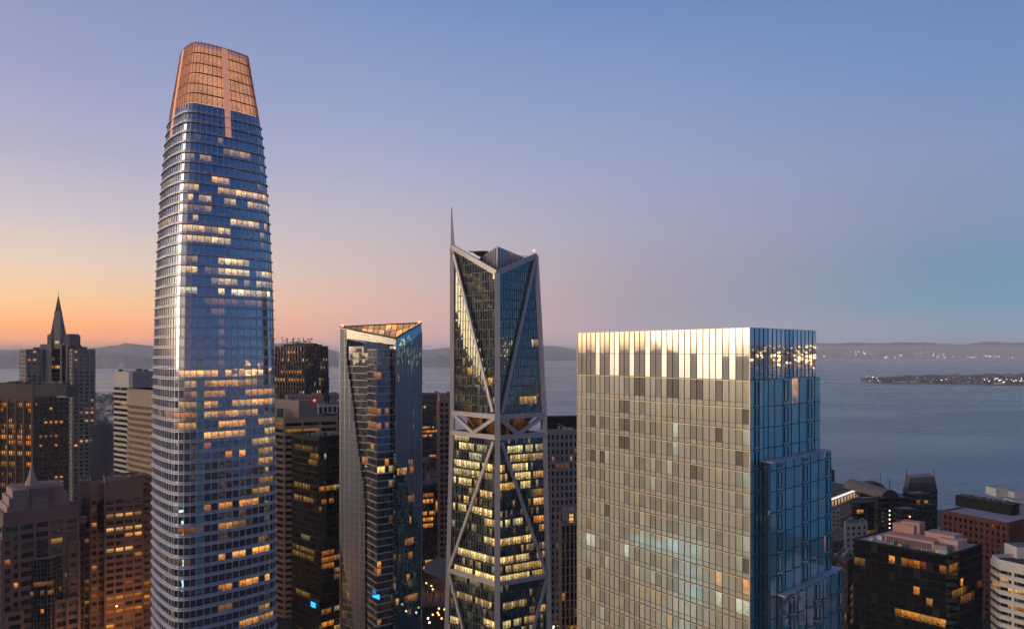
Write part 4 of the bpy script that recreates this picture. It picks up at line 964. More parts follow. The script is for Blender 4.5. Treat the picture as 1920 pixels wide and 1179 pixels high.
PUN = dict(fh=4.15, cw=4.3, pw=2.0, pd=.5, sp=2.1, sd=.45)
def twin_top():
    Y = 700
    b = Bldg('office_tower', 'grey stone tower with punched square windows and a glazed cleft, in front of the pyramid', 'office building', loc=(*gp(108, Y+10), 2.2))
    b.block(fp(37, Y+28, 50, Y, 80, Y+6), 2.2, zz(656, Y), glass=W_OF, wall=S_GREY, plit=.12, hue=.35, roof=S_ROOF, **PUN)
    b.block(fp(126.5, Y+18, 137, Y-6, 178, Y+2), 2.2, zz(656, Y-6), glass=W_OF, wall=S_GREY, plit=.12, hue=.3, roof=S_ROOF, **PUN)
    b.block([gp(76, Y+30), gp(76, Y+8), gp(96.5, Y+8), gp(96.5, Y+30)], 2.2, zz(647, Y+8), fh=4.15, cw=11, pw=9.6, pd=.3, sp=2, sd=.2, glass=W_OF, wall=S_GREY, plit=.2, roof=S_ROOF)
    b.block([gp(113, Y+30), gp(113, Y+8), gp(127, Y+8), gp(127, Y+30)], 2.2, zz(647, Y+8), fh=4.15, cw=11, pw=9.8, pd=.3, sp=2, sd=.2, glass=W_OF, wall=S_GREY, plit=.1, roof=S_ROOF)
    b.block([gp(96.5, Y+30), gp(96.5, Y+16), gp(113, Y+16), gp(113, Y+30)], 2.2, zz(655, Y+16), fh=4.15, cw=1.7, pw=.15, pd=.2, sp=.9, sd=.3, glass=W_OF, wall=S_GREYD, plit=.3, hue=.25, roof=S_ROOF)
    for (x0, x1, y) in ((62, 78, 651), (128, 150, 650), (134, 140, 647)): unit(b, 'rooftop_unit', fr(x0, x1, Y+12, 12), zz(657, Y+12), zz(y, Y+12), S_GREYD)
    b.light([(62, 67, 661, .8, .2), (70, 74, 668, .6, .8), (54, 58, 676, .8, .15), (62, 66, 676, .8, .15), (140, 145, 661, .8, .2), (138, 144, 675, .9, .15), (150, 158, 672, .4, .2), (154, 160, 708, .8, .1), (146, 152, 751, .9, .25), (154, 160, 751, .9, .3), (144, 152, 760, .9, .1), (155, 178, 790, 1.1, .12), (138, 144, 832, 1, .2)])
    b.finish(minpx=9.4)
twin_top()
def brown_front():
    Y = 620; b = Bldg('office_tower', 'dull brown tower with small lit windows directly below the cleft grey tower', 'office building', loc=(*gp(97, Y+8), 2.2))
    b.block(fp(57, Y+14, 62, Y, 129, Y+10), 2.2, zz(745, Y), glass=W_OF, wall=S_TANB, plit=.1, hue=.3, roof=S_ROOFD, fh=4.2, cw=3.9, pw=1.9, pd=.25, sp=2.2, sd=.22)
    unit(b, 'penthouse', fr(66, 124, Y+8, 18), zz(746, Y), zz(724, Y), S_TANB, S_ROOFD); unit(b, 'penthouse', fr(76, 118, Y+14, 10), zz(724, Y), zz(719, Y), S_GREYD)
    unit(b, 'rooftop_unit', fr(107, 125, Y+6, 2), zz(746, Y), zz(743, Y), S_WHITE)
    b.light([(62, 68, 760, .9, .1), (78, 84, 752, .7, .4), (92, 98, 766, .7, .3), (108, 114, 758, .7, .3), (115, 120, 768, .9, .3), (84, 90, 784, .8, .1), (84, 120, 793, 1.1, .12), (75, 110, 818, .3, .3), (70, 110, 833, .8, .3), (98, 122, 890, .9, .3), (112, 120, 905, .7, .7), (76, 84, 909, .3, .9), (62, 66, 802, .8, .1)])
    b.finish(minpx=9.4)
S_TANB = solid('dull_brown_stone', (.115, .088, .078), .8)
brown_front()
def dark_slab():
    Y = 550; b = Bldg('office_tower', 'dark brown ribbed tower with rows of golden windows at the left edge', 'office building', loc=(*gp(20, Y+8), 2.2))
    b.block(fp(-75, Y+14, 62, Y, 66, Y+22), 2.2, zz(722, Y), glass=W_OF, wall=S_BROWN, plit=.2, run=.3, hue=.18, lvl=.9, roof=S_ROOFD, fh=4.35, cw=1.65, pw=.45, pd=.5, sp=1.0, sd=.1, head=14)
    fpt = fp(-75, Y+14, 62, Y, 66, Y+22)
    A, B2 = V((*fpt[0], 0)), V((*fpt[1], 0)); U = (B2-A).normalized(); n_ = V((U.y, -U.x, 0))
    for k in range(10):
        p = A+(B2-A)*(k/9); q = MB(); q.box(p-U*.8+V((0, 0, 2.2)), U*1.6, n_*1.0, (0, 0, zz(750, Y)-2.2)); q.build('wide_pier', S_BROWN, b.root)
    for (x0, x1, y) in ((14, 30, 716), (4, 12, 718), (34, 44, 718)): unit(b, 'rooftop_unit', fr(x0, x1, Y+12, 8), zz(722, Y), zz(y, Y), S_GREYD)
    b.light([(0, 12, 757, 1, .15), (30, 42, 757, .9, .15), (46, 62, 755, 1, .15), (48, 60, 768, .9, .15), (0, 8, 770, .8, .15), (14, 26, 792, .8, .15), (0, 26, 817, 1.1, .15), (30, 62, 815, 1.1, .15), (14, 42, 828, .9, .12), (46, 58, 827, 1, .1), (0, 30, 853, 1.2, .2), (30, 62, 852, 1.2, .2), (0, 30, 865, .7, .25), (46, 58, 875, 1.1, .08), (14, 22, 893, .9, .12)])
    b.finish(minpx=9.4)
dark_slab()
def plain_block(name, label, f_, zt, m, glass=W_OF, clutter=3, **kw):
    b = Bldg(name, label, 'office building', loc=(*cen(f_)[:2], 2.2))
    k = dict(fh=4.2, cw=4, pw=1.6, pd=.3, sp=1.8, sd=.2, plit=.12, hue=.3, roof=S_ROOF); k.update(kw)
    rects = k.pop('rects', []); mp = k.pop('minpx', 9.5)
    b.block(f_, 2.2, zt, glass=glass, wall=m, **k)
    if clutter: b.clutter(f_, zt, clutter)
    b.light(rects); b.finish(minpx=mp); return b
plain_block('office_block', 'blank bluish slab between the grey tower and the striped tower', fp(176, 625, 180, 600, 208, 606), zz(797, 600), solid('blank_grey_wall', (.24, .22, .25), .8), cw=24, pw=22, sp=3.6, fh=4.2, plit=.0)
def striped():
    Y = 520; f_ = fp(211.5, Y+16, 243, Y, 300, Y+14)
    b = Bldg('office_tower', 'tower banded in black glass and pale stone with a blank top', 'office building', loc=(*gp(245, Y+10), 2.2))
    # rounded near corner
    L, Cn, R, Bk = [V(p) for p in f_]; pts = [Bk, L.lerp(Bk, .12), L.lerp(Cn, .06)]
    pts += [Cn.lerp(L, .3), Cn.lerp(L, .12).lerp(Cn.lerp(R, .05), .35), Cn.lerp(R, .10)]; pts += [R]
    pts = [tuple(p) for p in pts]; zt, zb = zz(697, Y), zz(727, Y)
    fh = 4.1; n = int((zb-2.2)/fh); 
    for j in range(n):
        z1 = zb-j*fh; q = MB(); q.prism(pts, z1-fh, z1-fh+2.0); q.build('stone_band', S_CREAM, b.root)
        for i in range(len(pts)):
            A, B2 = V((*inset(pts, .985)[i], 0)), V((*inset(pts, .985)[(i+1) % len(pts)], 0)); W_ = (B2-A).length; k = max(1, int(W_/2.2))
            for s in range(k):
                p, r = A+(B2-A)*s/k, A+(B2-A)*(s+1)/k
                b.pane([p+V((0, 0, z1-fh+2.0)), r+V((0, 0, z1-fh+2.0)), r+V((0, 0, z1)), p+V((0, 0, z1))], W_BK, .5 if b.rng.random() < .03 else 0, .2, 1, n-j)
    b.solidbox('blank_wall', pts, zb, zt, S_PALEP, S_ROOF)
    for (x0, x1, y) in ((222, 226, 693), (255, 262, 692), (268, 274, 693)): unit(b, 'rooftop_unit', fr(x0, x1, Y+14, 3), zt, zz(y, Y), S_GREYD)
    b.light([(224, 240, 760, .8, .12), (244, 246, 737, .9, .2)]); b.finish()
S_PALEP = solid('smooth_pale_panel', (.36, .33, .34), .5, .1)
striped()
def gold_rows():
    Y = 470; f_ = fp(240, Y+18, 244, Y, 330, Y-40)
    b = Bldg('office_tower', 'tan tower with sloping rows of glowing ribbed windows beside the banded tower', 'office building', loc=(*gp(275, Y), 2.2)); zt = zz(733, Y)
    b.block(f_, 2.2, zt, glass=W_GOLD, wall=S_TANL, plit=1, run=.95, hue=.35, lvl=.9, roof=S_ROOF, fh=4.0, cw=1.25, pw=.32, pd=.5, sp=1.9, sd=.75, head=8.5)
    for p in b.panes: p['lit'] = .38 + .25*b.rng.random() if p['j'] % 1 == 0 else 0; p['hue'] = .42
    b.finish(minpx=9.4)
W_GOLD = window('amber_ribbon_window', (.7, .7, .7), .12, (.05, .04, .03), lit=1.1, pat=.5)
S_TANL = solid('tan_precast', (.33, .25, .19), .8)
gold_rows()
def granite_stepped():
    Y = 372; b = Bldg('office_tower', 'stepped pink granite tower with a small spire and a dark glass bay', 'office building', loc=(*gp(72, Y+15), 2.2))
    f_ = fp(-60, 384, 7, 366, 146, 390); L, Cn, R, Bk = [V((*p, 0)) for p in f_]; zt = zz(962, 372)
    st = dict(fh=5.0, cw=7.0, pw=1.3, pd=.8, sp=2.3, sd=.3, glass=W_OF, wall=S_GRAN, plit=.03, hue=.2)
    b.block(f_, 2.2, zt, roof=S_GRAN, par=1.6, head=5.0, **st)
    U = (R-Cn).normalized(); Nn = V((U.y, -U.x, 0)); W_ = (R-Cn).length
    def sub(u0, u1, off, dep): return [tuple((Cn+U*W_*u0+Nn*off-Nn*dep)[:2]), tuple((Cn+U*W_*u0+Nn*off)[:2]), tuple((Cn+U*W_*u1+Nn*off)[:2]), tuple((Cn+U*W_*u1+Nn*off-Nn*dep)[:2])]
    # stepped crown
    for k, (u0, u1, dep, h) in enumerate(((.05, .90, 24, 4.2), (.08, .87, 22, 4.2), (.13, .83, 20, 3.8))):
        q = MB(); q.prism(sub(u0, u1, -2.0-k*1.2, dep), zt+sum((4.2, 4.2, 3.8)[:k]), zt+sum((4.2, 4.2, 3.8)[:k+1])); q.build('crown_step', S_GRAN2, b.root)
    zc = zt+12.2
    for u in (.32, .60):
        q = MB(); p = Cn+U*W_*u-Nn*1.2; q.box(p+V((0, 0, zt-1)), U*1.6, -Nn*5, (0, 0, 13.8)); q.build('crown_buttress', S_GRAN, b.root)
    for k in range(12):
        u = .14+.68*k/11; q = MB(); q.box(Cn+U*W_*u-Nn*4.6+V((0, 0, zc+.8)), U*.35, -Nn*16, (0, 0, .4)); q.build('roof_rafter', S_GRAN2, b.root)
    for k in range(3):
        q = MB(); q.box(Cn+U*W_*.13-Nn*(6+k*6)+V((0, 0, zc+1.2)), U*W_*.70, -Nn*.4, (0, 0, .4)); q.build('roof_rafter', S_GRAN2, b.root)
    # spire
    c = Cn+U*W_*.415-Nn*11; z0 = zc
    sp = MB()
    lv_ = [(0, 3.6), (5.5, 2.7), (6, 2.2), (11, 1.3), (21, .25)]
    z_t = zz(866, c.y)
    sc = (z_t-z0)/21
    for (h0, w0), (h1, w1) in zip(lv_[:-1], lv_[1:]):
        for k in range(8):
            a0, a1 = math.pi/8+math.pi/4*k, math.pi/8+math.pi/4*(k+1)
            P = lambda a, w, h: (c.x+w*math.cos(a), c.y+w*math.sin(a), z0+h*sc)
            sp.quad(P(a0, w0, h0), P(a1, w0, h0), P(a1, w1, h1), P(a0, w1, h1))
    sp.build('spire', S_WHITEP, b.root)
    # projecting corner pavilions low on the front
    for (u0, u1, z1, off) in ((.02, .22, zz(1150, 366), 3.4), (.66, .995, zz(1135, 374), 3.4), (-.02, .10, zz(1010, 366), 1.2), (.86, 1.005, zz(1022, 380), 1.2)):
        b.block(sub(u0, u1, off, 6), 2.2, z1, roof=S_GRAN2, par=1.0, **st)
    # glass bay with two faces
    a = Cn+U*W_*.34; c2 = Cn+U*W_*.80; k_ = Cn+U*W_*.60+Nn*4.5; zb = zz(1058, 366)
    for (p, q) in ((a, k_), (k_, c2)):
        u = (q-p).normalized(); n_ = V((u.y, -u.x, 0)); w = (q-p).length; nc = max(3, round(w/1.6))
        gm = b.part('bay_mullion', S_LMUL)
        for j in range(int(zb/2.5)):
            for i in range(nc):
                x0, x1 = p+(q-p)*i/nc, p+(q-p)*(i+1)/nc; za = zb-(j+1)*2.5
                b.pane([x0+V((0, 0, za)), x1+V((0, 0, za)), x1+V((0, 0, za+2.5)), x0+V((0, 0, za+2.5))], W_BK, .35 if j == 7 and b.rng.random() < .5 else 0, .15, 30, j, name='bay_window')
            gm.box(p+V((0, 0, zb-(j+1)*2.5)), q-p, n_*.12, (0, 0, .12))
        for i in range(nc+1): gm.box(p+(q-p)*i/nc-u*.06, u*.12, n_*.14, (0, 0, zb))
    b.solidbox('bay_roof', [tuple(v[:2]) for v in (a, k_, c2)], zb-.2, zb+.3, S_GRAN2)
    gp_ = b.part('upper_glazing_mullion', S_LMUL)
    for j in range(9):
        for i in range(7):
            x0, x1 = Cn+U*W_*(.385+.225*i/7)+Nn*.7, Cn+U*W_*(.385+.225*(i+1)/7)+Nn*.7; za = zb+j*2.4+.5
            if za+2.4 > zz(1015, 372): continue
            b.pane([x0+V((0, 0, za)), x1+V((0, 0, za)), x1+V((0, 0, za+2.4)), x0+V((0, 0, za+2.4))], W_BK, 0, .2, 31, j, name='upper_window')
            gp_.box(x0+V((0, 0, za)), U*.1, Nn*.12, (0, 0, 2.4)); gp_.box(x0+V((0, 0, za)), x1-x0, Nn*.12, (0, 0, .1))
    b.light([(5, 30, 1057, 1.1, .15), (34, 52, 1056, 1, .2), (118, 137, 1041, 1.2, .15), (95, 116, 1012, .4, .3), (103, 118, 1081, 1, .15), (120, 138, 1078, .6, .3), (8, 45, 1095, .5, .12), (60, 100, 1052, .8, .2), (64, 100, 1092, .35, .15), (75, 80, 1143, .8, .1)])
    b.finish(minpx=9)
S_WHITEP = solid('pale_spire_stone', (.5, .38, .35), .7, var=.06); S_LMUL = solid('light_mullion', (.33, .31, .32), .5, .4)
granite_stepped()
def granite_columns():
    b = Bldg('office_tower', 'brown granite tower with chamfered notches and gilded window columns left of the rounded tower', 'office building', loc=(*gp(225, 435), 2.2))
    Cn = V((*gp(197, 420), 0)); R = V((*gp(268, 431), 0)); U = (R-Cn).normalized(); Nn = V((U.y, -U.x, 0)); L = Cn-Nn*27; zt = zz(907, 420)
    st = dict(fh=4.35, cw=4.6, pw=1.15, pd=.5, sp=2.0, sd=.3, glass=W_OF, wall=S_GRAN, plit=.12, hue=.15, lvl=.7)
    def F4(a, c, d): return [tuple((a-Nn*d)[:2]), tuple(a[:2]), tuple(c[:2]), tuple((c-Nn*d)[:2])]
    b.block(F4(Cn, R, 30), 2.2, zt, roof=S_ROOF, par=1.4, head=9.5, **st)
    a2 = Cn-Nn*6-U*7.5; b.block(F4(a2, a2+U*7.4, 22), 2.2, zt-1.5, roof=S_ROOF, par=1.2, head=8.5, **st)
    a4 = Cn-Nn*14-U*13; b.block(F4(a4, a4+U*5.4, 16), 2.2, zt-.5, roof=S_ROOF, par=1.2, head=8.5, **st)
    a3 = R+U*.1-Nn*4; b.block(F4(a3, a3+U*9, 22), 2.2, zt-12, roof=S_GRAN, par=1, **st)
    # dark chamfered notches beside the top
    for (p, h0, h1) in ((Cn-U*.1-Nn*1.2, zt-29, zt-8), (a2-U*.1-Nn*1.2, zt-26, zt-7)):
        q = MB(); o_ = [p+V((0, 0, h0)), p-U*3.8-Nn*2+V((0, 0, h0)), p-U*3.8-Nn*2+V((0, 0, h1-5)), p+V((0, 0, h1))]
        q.quad(o_[1], o_[0], o_[3], o_[2], 0, (.3, 0, 0)); q.build('notch_glass', W_BK, b.root)
    for (u0, v0, w, d, h) in ((2, 6, 7, 4, 3.2), (10, 5, 4, 3, 2.2), (14, 9, 7, 4, 2.6), (3, 14, 4, 5, 2.0)):
        q = MB(); p = Cn+U*u0-Nn*v0; q.box(p+V((0, 0, zt)), U*w, -Nn*d, (0, 0, h)); q.build('rooftop_unit', S_GRAN2, b.root)
        q = MB(); q.box(p+U*.5-Nn*.5+V((0, 0, zt+h)), U*(w-1)*.4, -Nn*(d-1), (0, 0, .6)); q.build('rooftop_fan', S_GREYD, b.root)
    b.light([(213, 222, 947, .7, .4), (198, 265, 970, .55, .4), (200, 265, 994, 1.0, .5), (232, 280, 1003, .9, .2), (180, 255, 1033, 1.2, .5), (255, 265, 1037, .5, .3), (186, 240, 1118, 1.0, .3), (240, 282, 1108, .9, .2), (185, 262, 1124, .5, .1), (186, 262, 1145, .6, .03), (230, 240, 1150, .8, .2), (188, 196, 1160, .8, .2), (156, 168, 1016, .5, .05), (200, 215, 1172, .9, .2), (268, 282, 1133, .4, .05)])
    for p in b.panes:
        if p['lit'] == 0 and p['py'] > 1090 and b.rng.random() < .5: p['lit'] = .25*b.rng.random(); p['hue'] = .0
    b.finish(minpx=9)
granite_columns()
plain_block('office_block', 'narrow dark glass block squeezed between the two granite towers', fp(138, 420, 142, 402, 158, 404), zz(985, 402), S_GREYD, W_BK, cw=2, pw=.2, sp=.8, rects=[(138, 153, 1034, 1.2, .15)], plit=.05)

# ------------------------------------------------------------------ middle background
def ribbed_dark():
    Y = 620; f_ = fp(512, Y+14, 572, Y, 614, Y+22)
    b = Bldg('office_tower', 'dark fluted tower with a thicket of antennas on its roof, right of the rounded tower', 'office building', loc=(*gp(565, Y+14), 2.2)); zt = zz(650, Y)
    L, Cn, R, Bk = [V((*p, 0)) for p in f_]
    for q, (k, za, zb) in enumerate(((1.06, 2.2, zz(748, Y)), (1.035, zz(748, Y), zz(709, Y)), (1.015, zz(709, Y), zz(679, Y)), (1.0, zz(679, Y), zt))):
        b.block([tuple(p) for p in inset(f_, k)], za, zb, glass=W_OF, wall=S_DARKB, plit=.14, hue=.3, roof=S_ROOFD, par=.3 if q < 3 else 1, fh=3.9, cw=3.2, pw=.9, pd=1.1, sp=.9, sd=.15)
    unit(b, 'penthouse', fr(531, 596, Y+14, 14), zt, zz(645, Y), S_DARK); unit(b, 'penthouse', fr(553, 588, Y+10, 12), zt, zz(643, Y), S_GREYD)
    for k in range(26):
        x = b.rng.uniform(529, 588); h = b.rng.uniform(2, 7.5); p = gp(x, Y+14+b.rng.uniform(-3, 6)); q = MB(); z = zz(645, Y)
        q.beam((*p, z), (*p, z+h), .22, .22, (0, -1, 0)); q.box((p[0]-.5, p[1]-.3, z+h*.7), (1, 0, 0), (0, .4, 0), (0, 0, .8)); q.build('antenna', S_BLACK, b.root)
    b.light([(538, 556, 661, .7, .3), (528, 536, 676, .6, .2), (537, 546, 676, .6, .5), (593, 612, 676, .5, .8), (568, 580, 675, .4, .9), (598, 612, 689, .5, .8), (528, 565, 701, .6, .2), (540, 552, 716, .8, .4), (560, 565, 716, .6, .5), (587, 602, 722, .4, .8), (594, 600, 738, 1, .4), (518, 524, 749, .9, .3), (532, 536, 749, .8, .3), (563, 573, 739, .7, .7)])
    b.finish(minpx=9.4)
S_DARKB = solid('dark_brown_rib', (.11, .075, .062), .7)
ribbed_dark()
def beige_office():
    Y = 462; f_ = fp(500, Y+12, 533, Y, 633, Y+14)
    b = Bldg('office_tower', 'beige banded office block with a plain boxy penthouse', 'office building', loc=(*gp(575, Y+10), 2.2)); zt = zz(786, Y)
    b.block(f_, 2.2, zt, glass=W_BK, wall=S_TANL, plit=.03, hue=.3, roof=S_ROOFD, par=1.2, fh=4.35, cw=11, pw=1.3, pd=.35, sp=2.1, sd=.3, head=1.5)
    unit(b, 'penthouse', fp(505, Y+17, 560, Y+6, 595, Y+14), zt, zz(752, Y), S_BEIGE, S_ROOF); unit(b, 'penthouse', fr(604, 628, Y+16, 10), zt, zz(779, Y), S_DARK)
    unit(b, 'rooftop_unit', fr(519, 528, Y+4.5, 3), zt, zz(767, Y), S_GREYD); unit(b, 'rooftop_unit', fr(545, 549, Y+16, 3), zz(752, Y), zz(748, Y), S_GREYD)
    q = lamp_ball((*gp(589.5, Y+12), zz(752.5, Y)), .5, E_RED, '', ''); q.build('beacon', E_RED, b.root)
    b.light([(536, 552, 803, .4, .3), (573, 585, 801, .8, .35), (536, 545, 818, .7, .1)]); b.finish(minpx=9.4)
S_BEIGE = solid('beige_render', (.36, .29, .25), .85, var=.08)
beige_office()
f_ = fp(594, 560, 597, 540, 640, 548)
plain_block('office_block', 'black and white striped top of a block between the penthouse and the blue tower', f_, zz(762, 540), S_WHITE, W_BK, fh=6, cw=3.8, pw=.9, pd=.6, sp=.4, head=.2)
plain_block('office_block', 'flat maroon rooftop block under the fluted tower', fp(536, 600, 540, 580, 607, 585), zz(744, 580), S_GRAN, W_OF, cw=4, head=7, roof=S_ROOFL)
plain_block('office_block', 'pale low building with rooftop planting right of the fluted tower', fp(612, 780, 616, 760, 650, 765), zz(741, 760), S_TAN, W_OF, cw=3)
def black_cube():
    Y = 405; f_ = fp(547, Y+20, 598, Y, 640, Y+10)
    b = Bldg('office_tower', 'glossy black glass tower with faint yellow storeys left of the blue tower', 'office building', loc=(*gp(598, Y+15), 2.2)); zt = zz(826, Y)
    b.block(f_, 2.2, zt, glass=W_BK, wall=S_BLACK, plit=.09, run=.75, hue=.4, lvl=.4, roof=S_ROOFD, par=2.4, fh=3.9, cw=1.6, pw=.14, pd=.15, sp=.8, sd=.05)
    for k in range(14):
        q = MB(); p = gp(b.rng.uniform(562, 632), Y+b.rng.uniform(12, 22)); q.box((*p, zt), (b.rng.uniform(1, 3), 0, 0), (0, 2, 0), (0, 0, b.rng.uniform(1.4, 3.4))); q.build('rooftop_unit', S_GREY, b.root)
    q = MB(); p, r = V((*gp(584, Y+4), zz(1131, Y+4)))-V((0, 1.2, 0)), V((*gp(593, Y+1), zz(1131, Y+1)))-V((0, 1.4, 0)); q.quad(p+V((0, 0, -1.2)), r+V((0, 0, -2.2)), r+V((0, 0, .8)), p+V((0, 0, 2.0))); q.build('illuminated_sign', E_BLUE, b.root)
    b.light([(552, 595, 846, .28, .45), (580, 597, 849, .5, .35), (578, 596, 862, .6, .35), (603, 612, 860, .8, 1), (552, 582, 907, .55, .45), (552, 588, 934, .6, .45), (600, 625, 913, .7, .15), (603, 624, 939, .7, .15), (628, 636, 912, .6, .6), (602, 624, 1038, .7, .12), (602, 624, 1052, .9, .12), (602, 624, 1065, .7, .12), (628, 638, 1046, .6, .4), (628, 638, 1062, .6, .4), (550, 590, 1028, .35, .5), (550, 590, 1042, .35, .5), (556, 580, 1112, .5, .4), (566, 580, 1005, .4, .7), (628, 638, 1075, .5, .4), (628, 638, 1135, .5, .6), (602, 622, 1150, .5, .15), (628, 640, 1172, 1.3, .5), (602, 624, 1173, 1.2, .05)])
    b.finish(minpx=9.4)
black_cube()
plain_block('office_block', 'grey office slab with lit amber storeys just right of the blue tower', fp(788, 622, 792, 600, 829, 606), zz(741, 600), S_GREYD, W_OF, fh=3.6, cw=1.5, pw=.3, sp=1.5, hue=.25, head=5,
            rects=[(792, 815, 799, .9, .25), (792, 822, 805, .8, .2), (792, 812, 813, .5, .2), (792, 812, 820, .7, .3), (803, 818, 856, .8, .2)])
S_FINB = solid('rosy_brown_rib', (.28, .2, .18), .75)
plain_block('office_tower', 'brown tower with tall pale ribs left of the braced tower', fp(821, 540, 824, 520, 851, 523), zz(743, 520), S_FINB, W_BK, fh=4.4, cw=3.6, pw=1.0, pd=.9, sp=1.7, head=4, plit=.04)
plain_block('office_block', 'low block with bright orange storeys at the foot of the blue tower', fp(786, 500, 789, 480, 816, 484), zz(912, 480), S_DARK, W_OF, fh=4.3, cw=1.4, pw=.25, sp=1.5, hue=.12, plit=.05, lvl=.7,
            rects=[(792, 813, 923, .6, .15), (792, 813, 934, 1.1, .12), (792, 813, 957, 1.2, .12), (792, 813, 968, 1.0, .15), (792, 813, 979, 1.2, .2), (792, 813, 1054, 1.0, .2), (792, 813, 1066, .7, .2)])
plain_block('office_block', 'old stone building with arched top seen right of the blue tower', fp(785, 560, 790, 545, 806, 547), zz(867, 545), S_GREY, W_OF, fh=7, cw=3.5)
plain_block('office_block', 'plain mauve wall block behind the ribbed brown tower', fp(800, 545, 806, 530, 836, 534), zz(893, 530), S_GRAN, W_OF, fh=9, cw=9, pw=7.5)
def concrete_grid():
    Y = 430; f_ = fp(1012, Y+10, 1024, Y+1, 1100, Y+6)
    b = Bldg('office_tower', 'pale concrete grid tower with a black flat top between the braced and near towers', 'office building', loc=(*gp(1055, Y+12), 2.2)); zt = zz(807, Y)
    b.block(f_, 2.2, zt, glass=W_BK, wall=S_CONC, plit=.02, hue=.2, roof=S_ROOFD, par=.8, fh=4.5, cw=2.95, pw=1.55, pd=.55, sp=1.7, sd=.2, head=2.2)
    unit(b, 'penthouse', fp(1014, Y+14, 1024, Y+6, 1100, Y+10), zt, zz(783, Y), S_BLACK, S_ROOFD)
    for (x, w) in ((1046, 4), (1054, 8), (1064, 6), (1071, 4)): unit(b, 'rooftop_unit', fr(x, x+w, Y+2.5, 1.5), zt, zt+b.rng.uniform(1, 2.6), S_WHITE)
    q = MB(); q.beam((*gp(1045, Y+3), zt+4.2), (*gp(1056, Y+3), zt+2.6), .3, .3, (0, -1, 0)); q.build('crane_arm', S_WHITE, b.root)
    b.light([(1068, 1073, 865, 1.1, .35), (1076, 1082, 865, 1.1, .35), (1033, 1038, 863, .5, .1), (1041, 1068, 876, .4, .05), (1075, 1080, 839, .5, .1), (1041, 1046, 1019, .8, .3)])
    b.finish(minpx=9.4)
S_CONC = solid('pale_precast', (.40, .33, .31), .8)
concrete_grid()
plain_block('office_tower', 'dark tower with thin tan piers and gold flecks left of the near glass tower', fp(1048, 372, 1052, 360, 1100, 364), zz(985, 360), S_TAN, W_BK, fh=4.4, cw=2.5, pw=.7, pd=.5, sp=.5, plit=.09, hue=.25,
            rects=[(1052, 1060, 1120, .6, .2), (1075, 1082, 1150, .6, .2)])
bx = thing('lit_stair_tower', 'bright yellow-windowed rooftop stair housing beside the near glass tower', 'penthouse', (*gp(1070, 366), zz(985, 366)))
q = MB(); q.prism(fr(1056, 1080, 368, 8), zz(985, 366), zz(958, 366)); q.build('wall', S_TAN, bx)
for k in range(3):
    for i in range(2):
        q = MB(); x = 1067.5+i*4; q.quad((*gp(x, 367.5), zz(984-k*7, 366)), (*gp(x+3.4, 367.5), zz(984-k*7, 366)), (*gp(x+3.4, 367.5), zz(978.5-k*7, 366)), (*gp(x, 367.5), zz(978.5-k*7, 366)), 0, (.4+.1*k, 1.2, .45)); q.build('window', W_GOLD, bx)

# ------------------------------------------------------------------ waterfront on the right
def barrel(b, A, B2, depth, z, r, m, nm='vault'):
    """half-round vault: A->B2 is the arch front, running back by depth"""
    A, B2 = V((*A, 0)), V((*B2, 0)); U = (B2-A); W_ = U.length; U = U/W_; back = V((-U.y, U.x, 0))*depth; q = MB(); K = 10; ce = A+U*W_/2
    P = [ce-U*math.cos(math.pi*k/K)*W_/2+V((0, 0, z+math.sin(math.pi*k/K)*r)) for k in range(K+1)]
    for k in range(K): q.quad(P[k], P[k]+back, P[k+1]+back, P[k+1]); 
    for k in range(K): q.f[-1-k] = q.f[-1-k][::-1]
    q.build(nm, m, b.root)
    for of, flip in ((V((0, 0, 0)), 0), (back, 1)):
        q = MB()
        for k in range(K): 
            c_ = ce+V((0, 0, z))+of; a_, b_ = P[k]+of, P[k+1]+of
            q.tri(c_, b_, a_) if flip else q.tri(c_, b_, a_)
        q.build('arch_gable', S_DARK, b.root)
    q = MB()
    for k in range(9):
        o_ = back*((k+.5)/9)
        for s in range(K): q.beam(P[s]+o_, P[s+1]+o_, .3, .3, (0, 0, 1))
    q.build('vault_rib', S_GREYD, b.root)
S_VAULT = solid('weathered_copper_roof', (.20, .155, .14), .6)
def arched_office():
    b = Bldg('office_tower', 'dark waterfront office with a barrel vault roof over a round arch front', 'office building', loc=(*gp(1650, 540), 2.2))
    st = dict(fh=4.2, cw=3.0, pw=.4, pd=.3, sp=1.2, sd=.4, glass=W_BK, wall=S_DARK, hue=.25, lvl=.6, roof=S_ROOF)
    b.block(fp(1596, 560, 1599, 545, 1646, 548), 2.2, zz(944, 545), plit=.06, **st)
    b.block(fp(1640, 540, 1646, 528, 1686, 532), 2.2, zz(933, 528), plit=.05, **st)
    barrel(b, gp(1653, 527), gp(1685, 530), 44, zz(934, 528), zz(918, 528)-zz(934, 528), S_VAULT)
    barrel(b, gp(1612, 566), gp(1668, 562), 10, zz(934, 560), zz(906, 560)-zz(934, 560), S_VAULT)
    for (x, y0, y1) in ((1650.5, 908, 887), (1668, 916, 897)):
        q = MB(); q.beam((*gp(x, 556), zz(y0, 556)), (*gp(x, 556), zz(y1, 556)), .35, .35, (0, -1, 0)); q.build('flagpole', S_BLACK, b.root)
    for k in range(5): q = lamp_ball((*gp(1668, 526), zz(957+k*8, 526)), .45, E_WHITE, '', ''); q.build('stair_light', E_WHITE, b.root)
    b.light([(1608, 1616, 960, .8, .25), (1618, 1622, 976, .9, .35), (1605, 1612, 991, .8, .4), (1616, 1624, 992, .7, .2), (1650, 1656, 973, 1, .3)])
    b.finish()
arched_office()
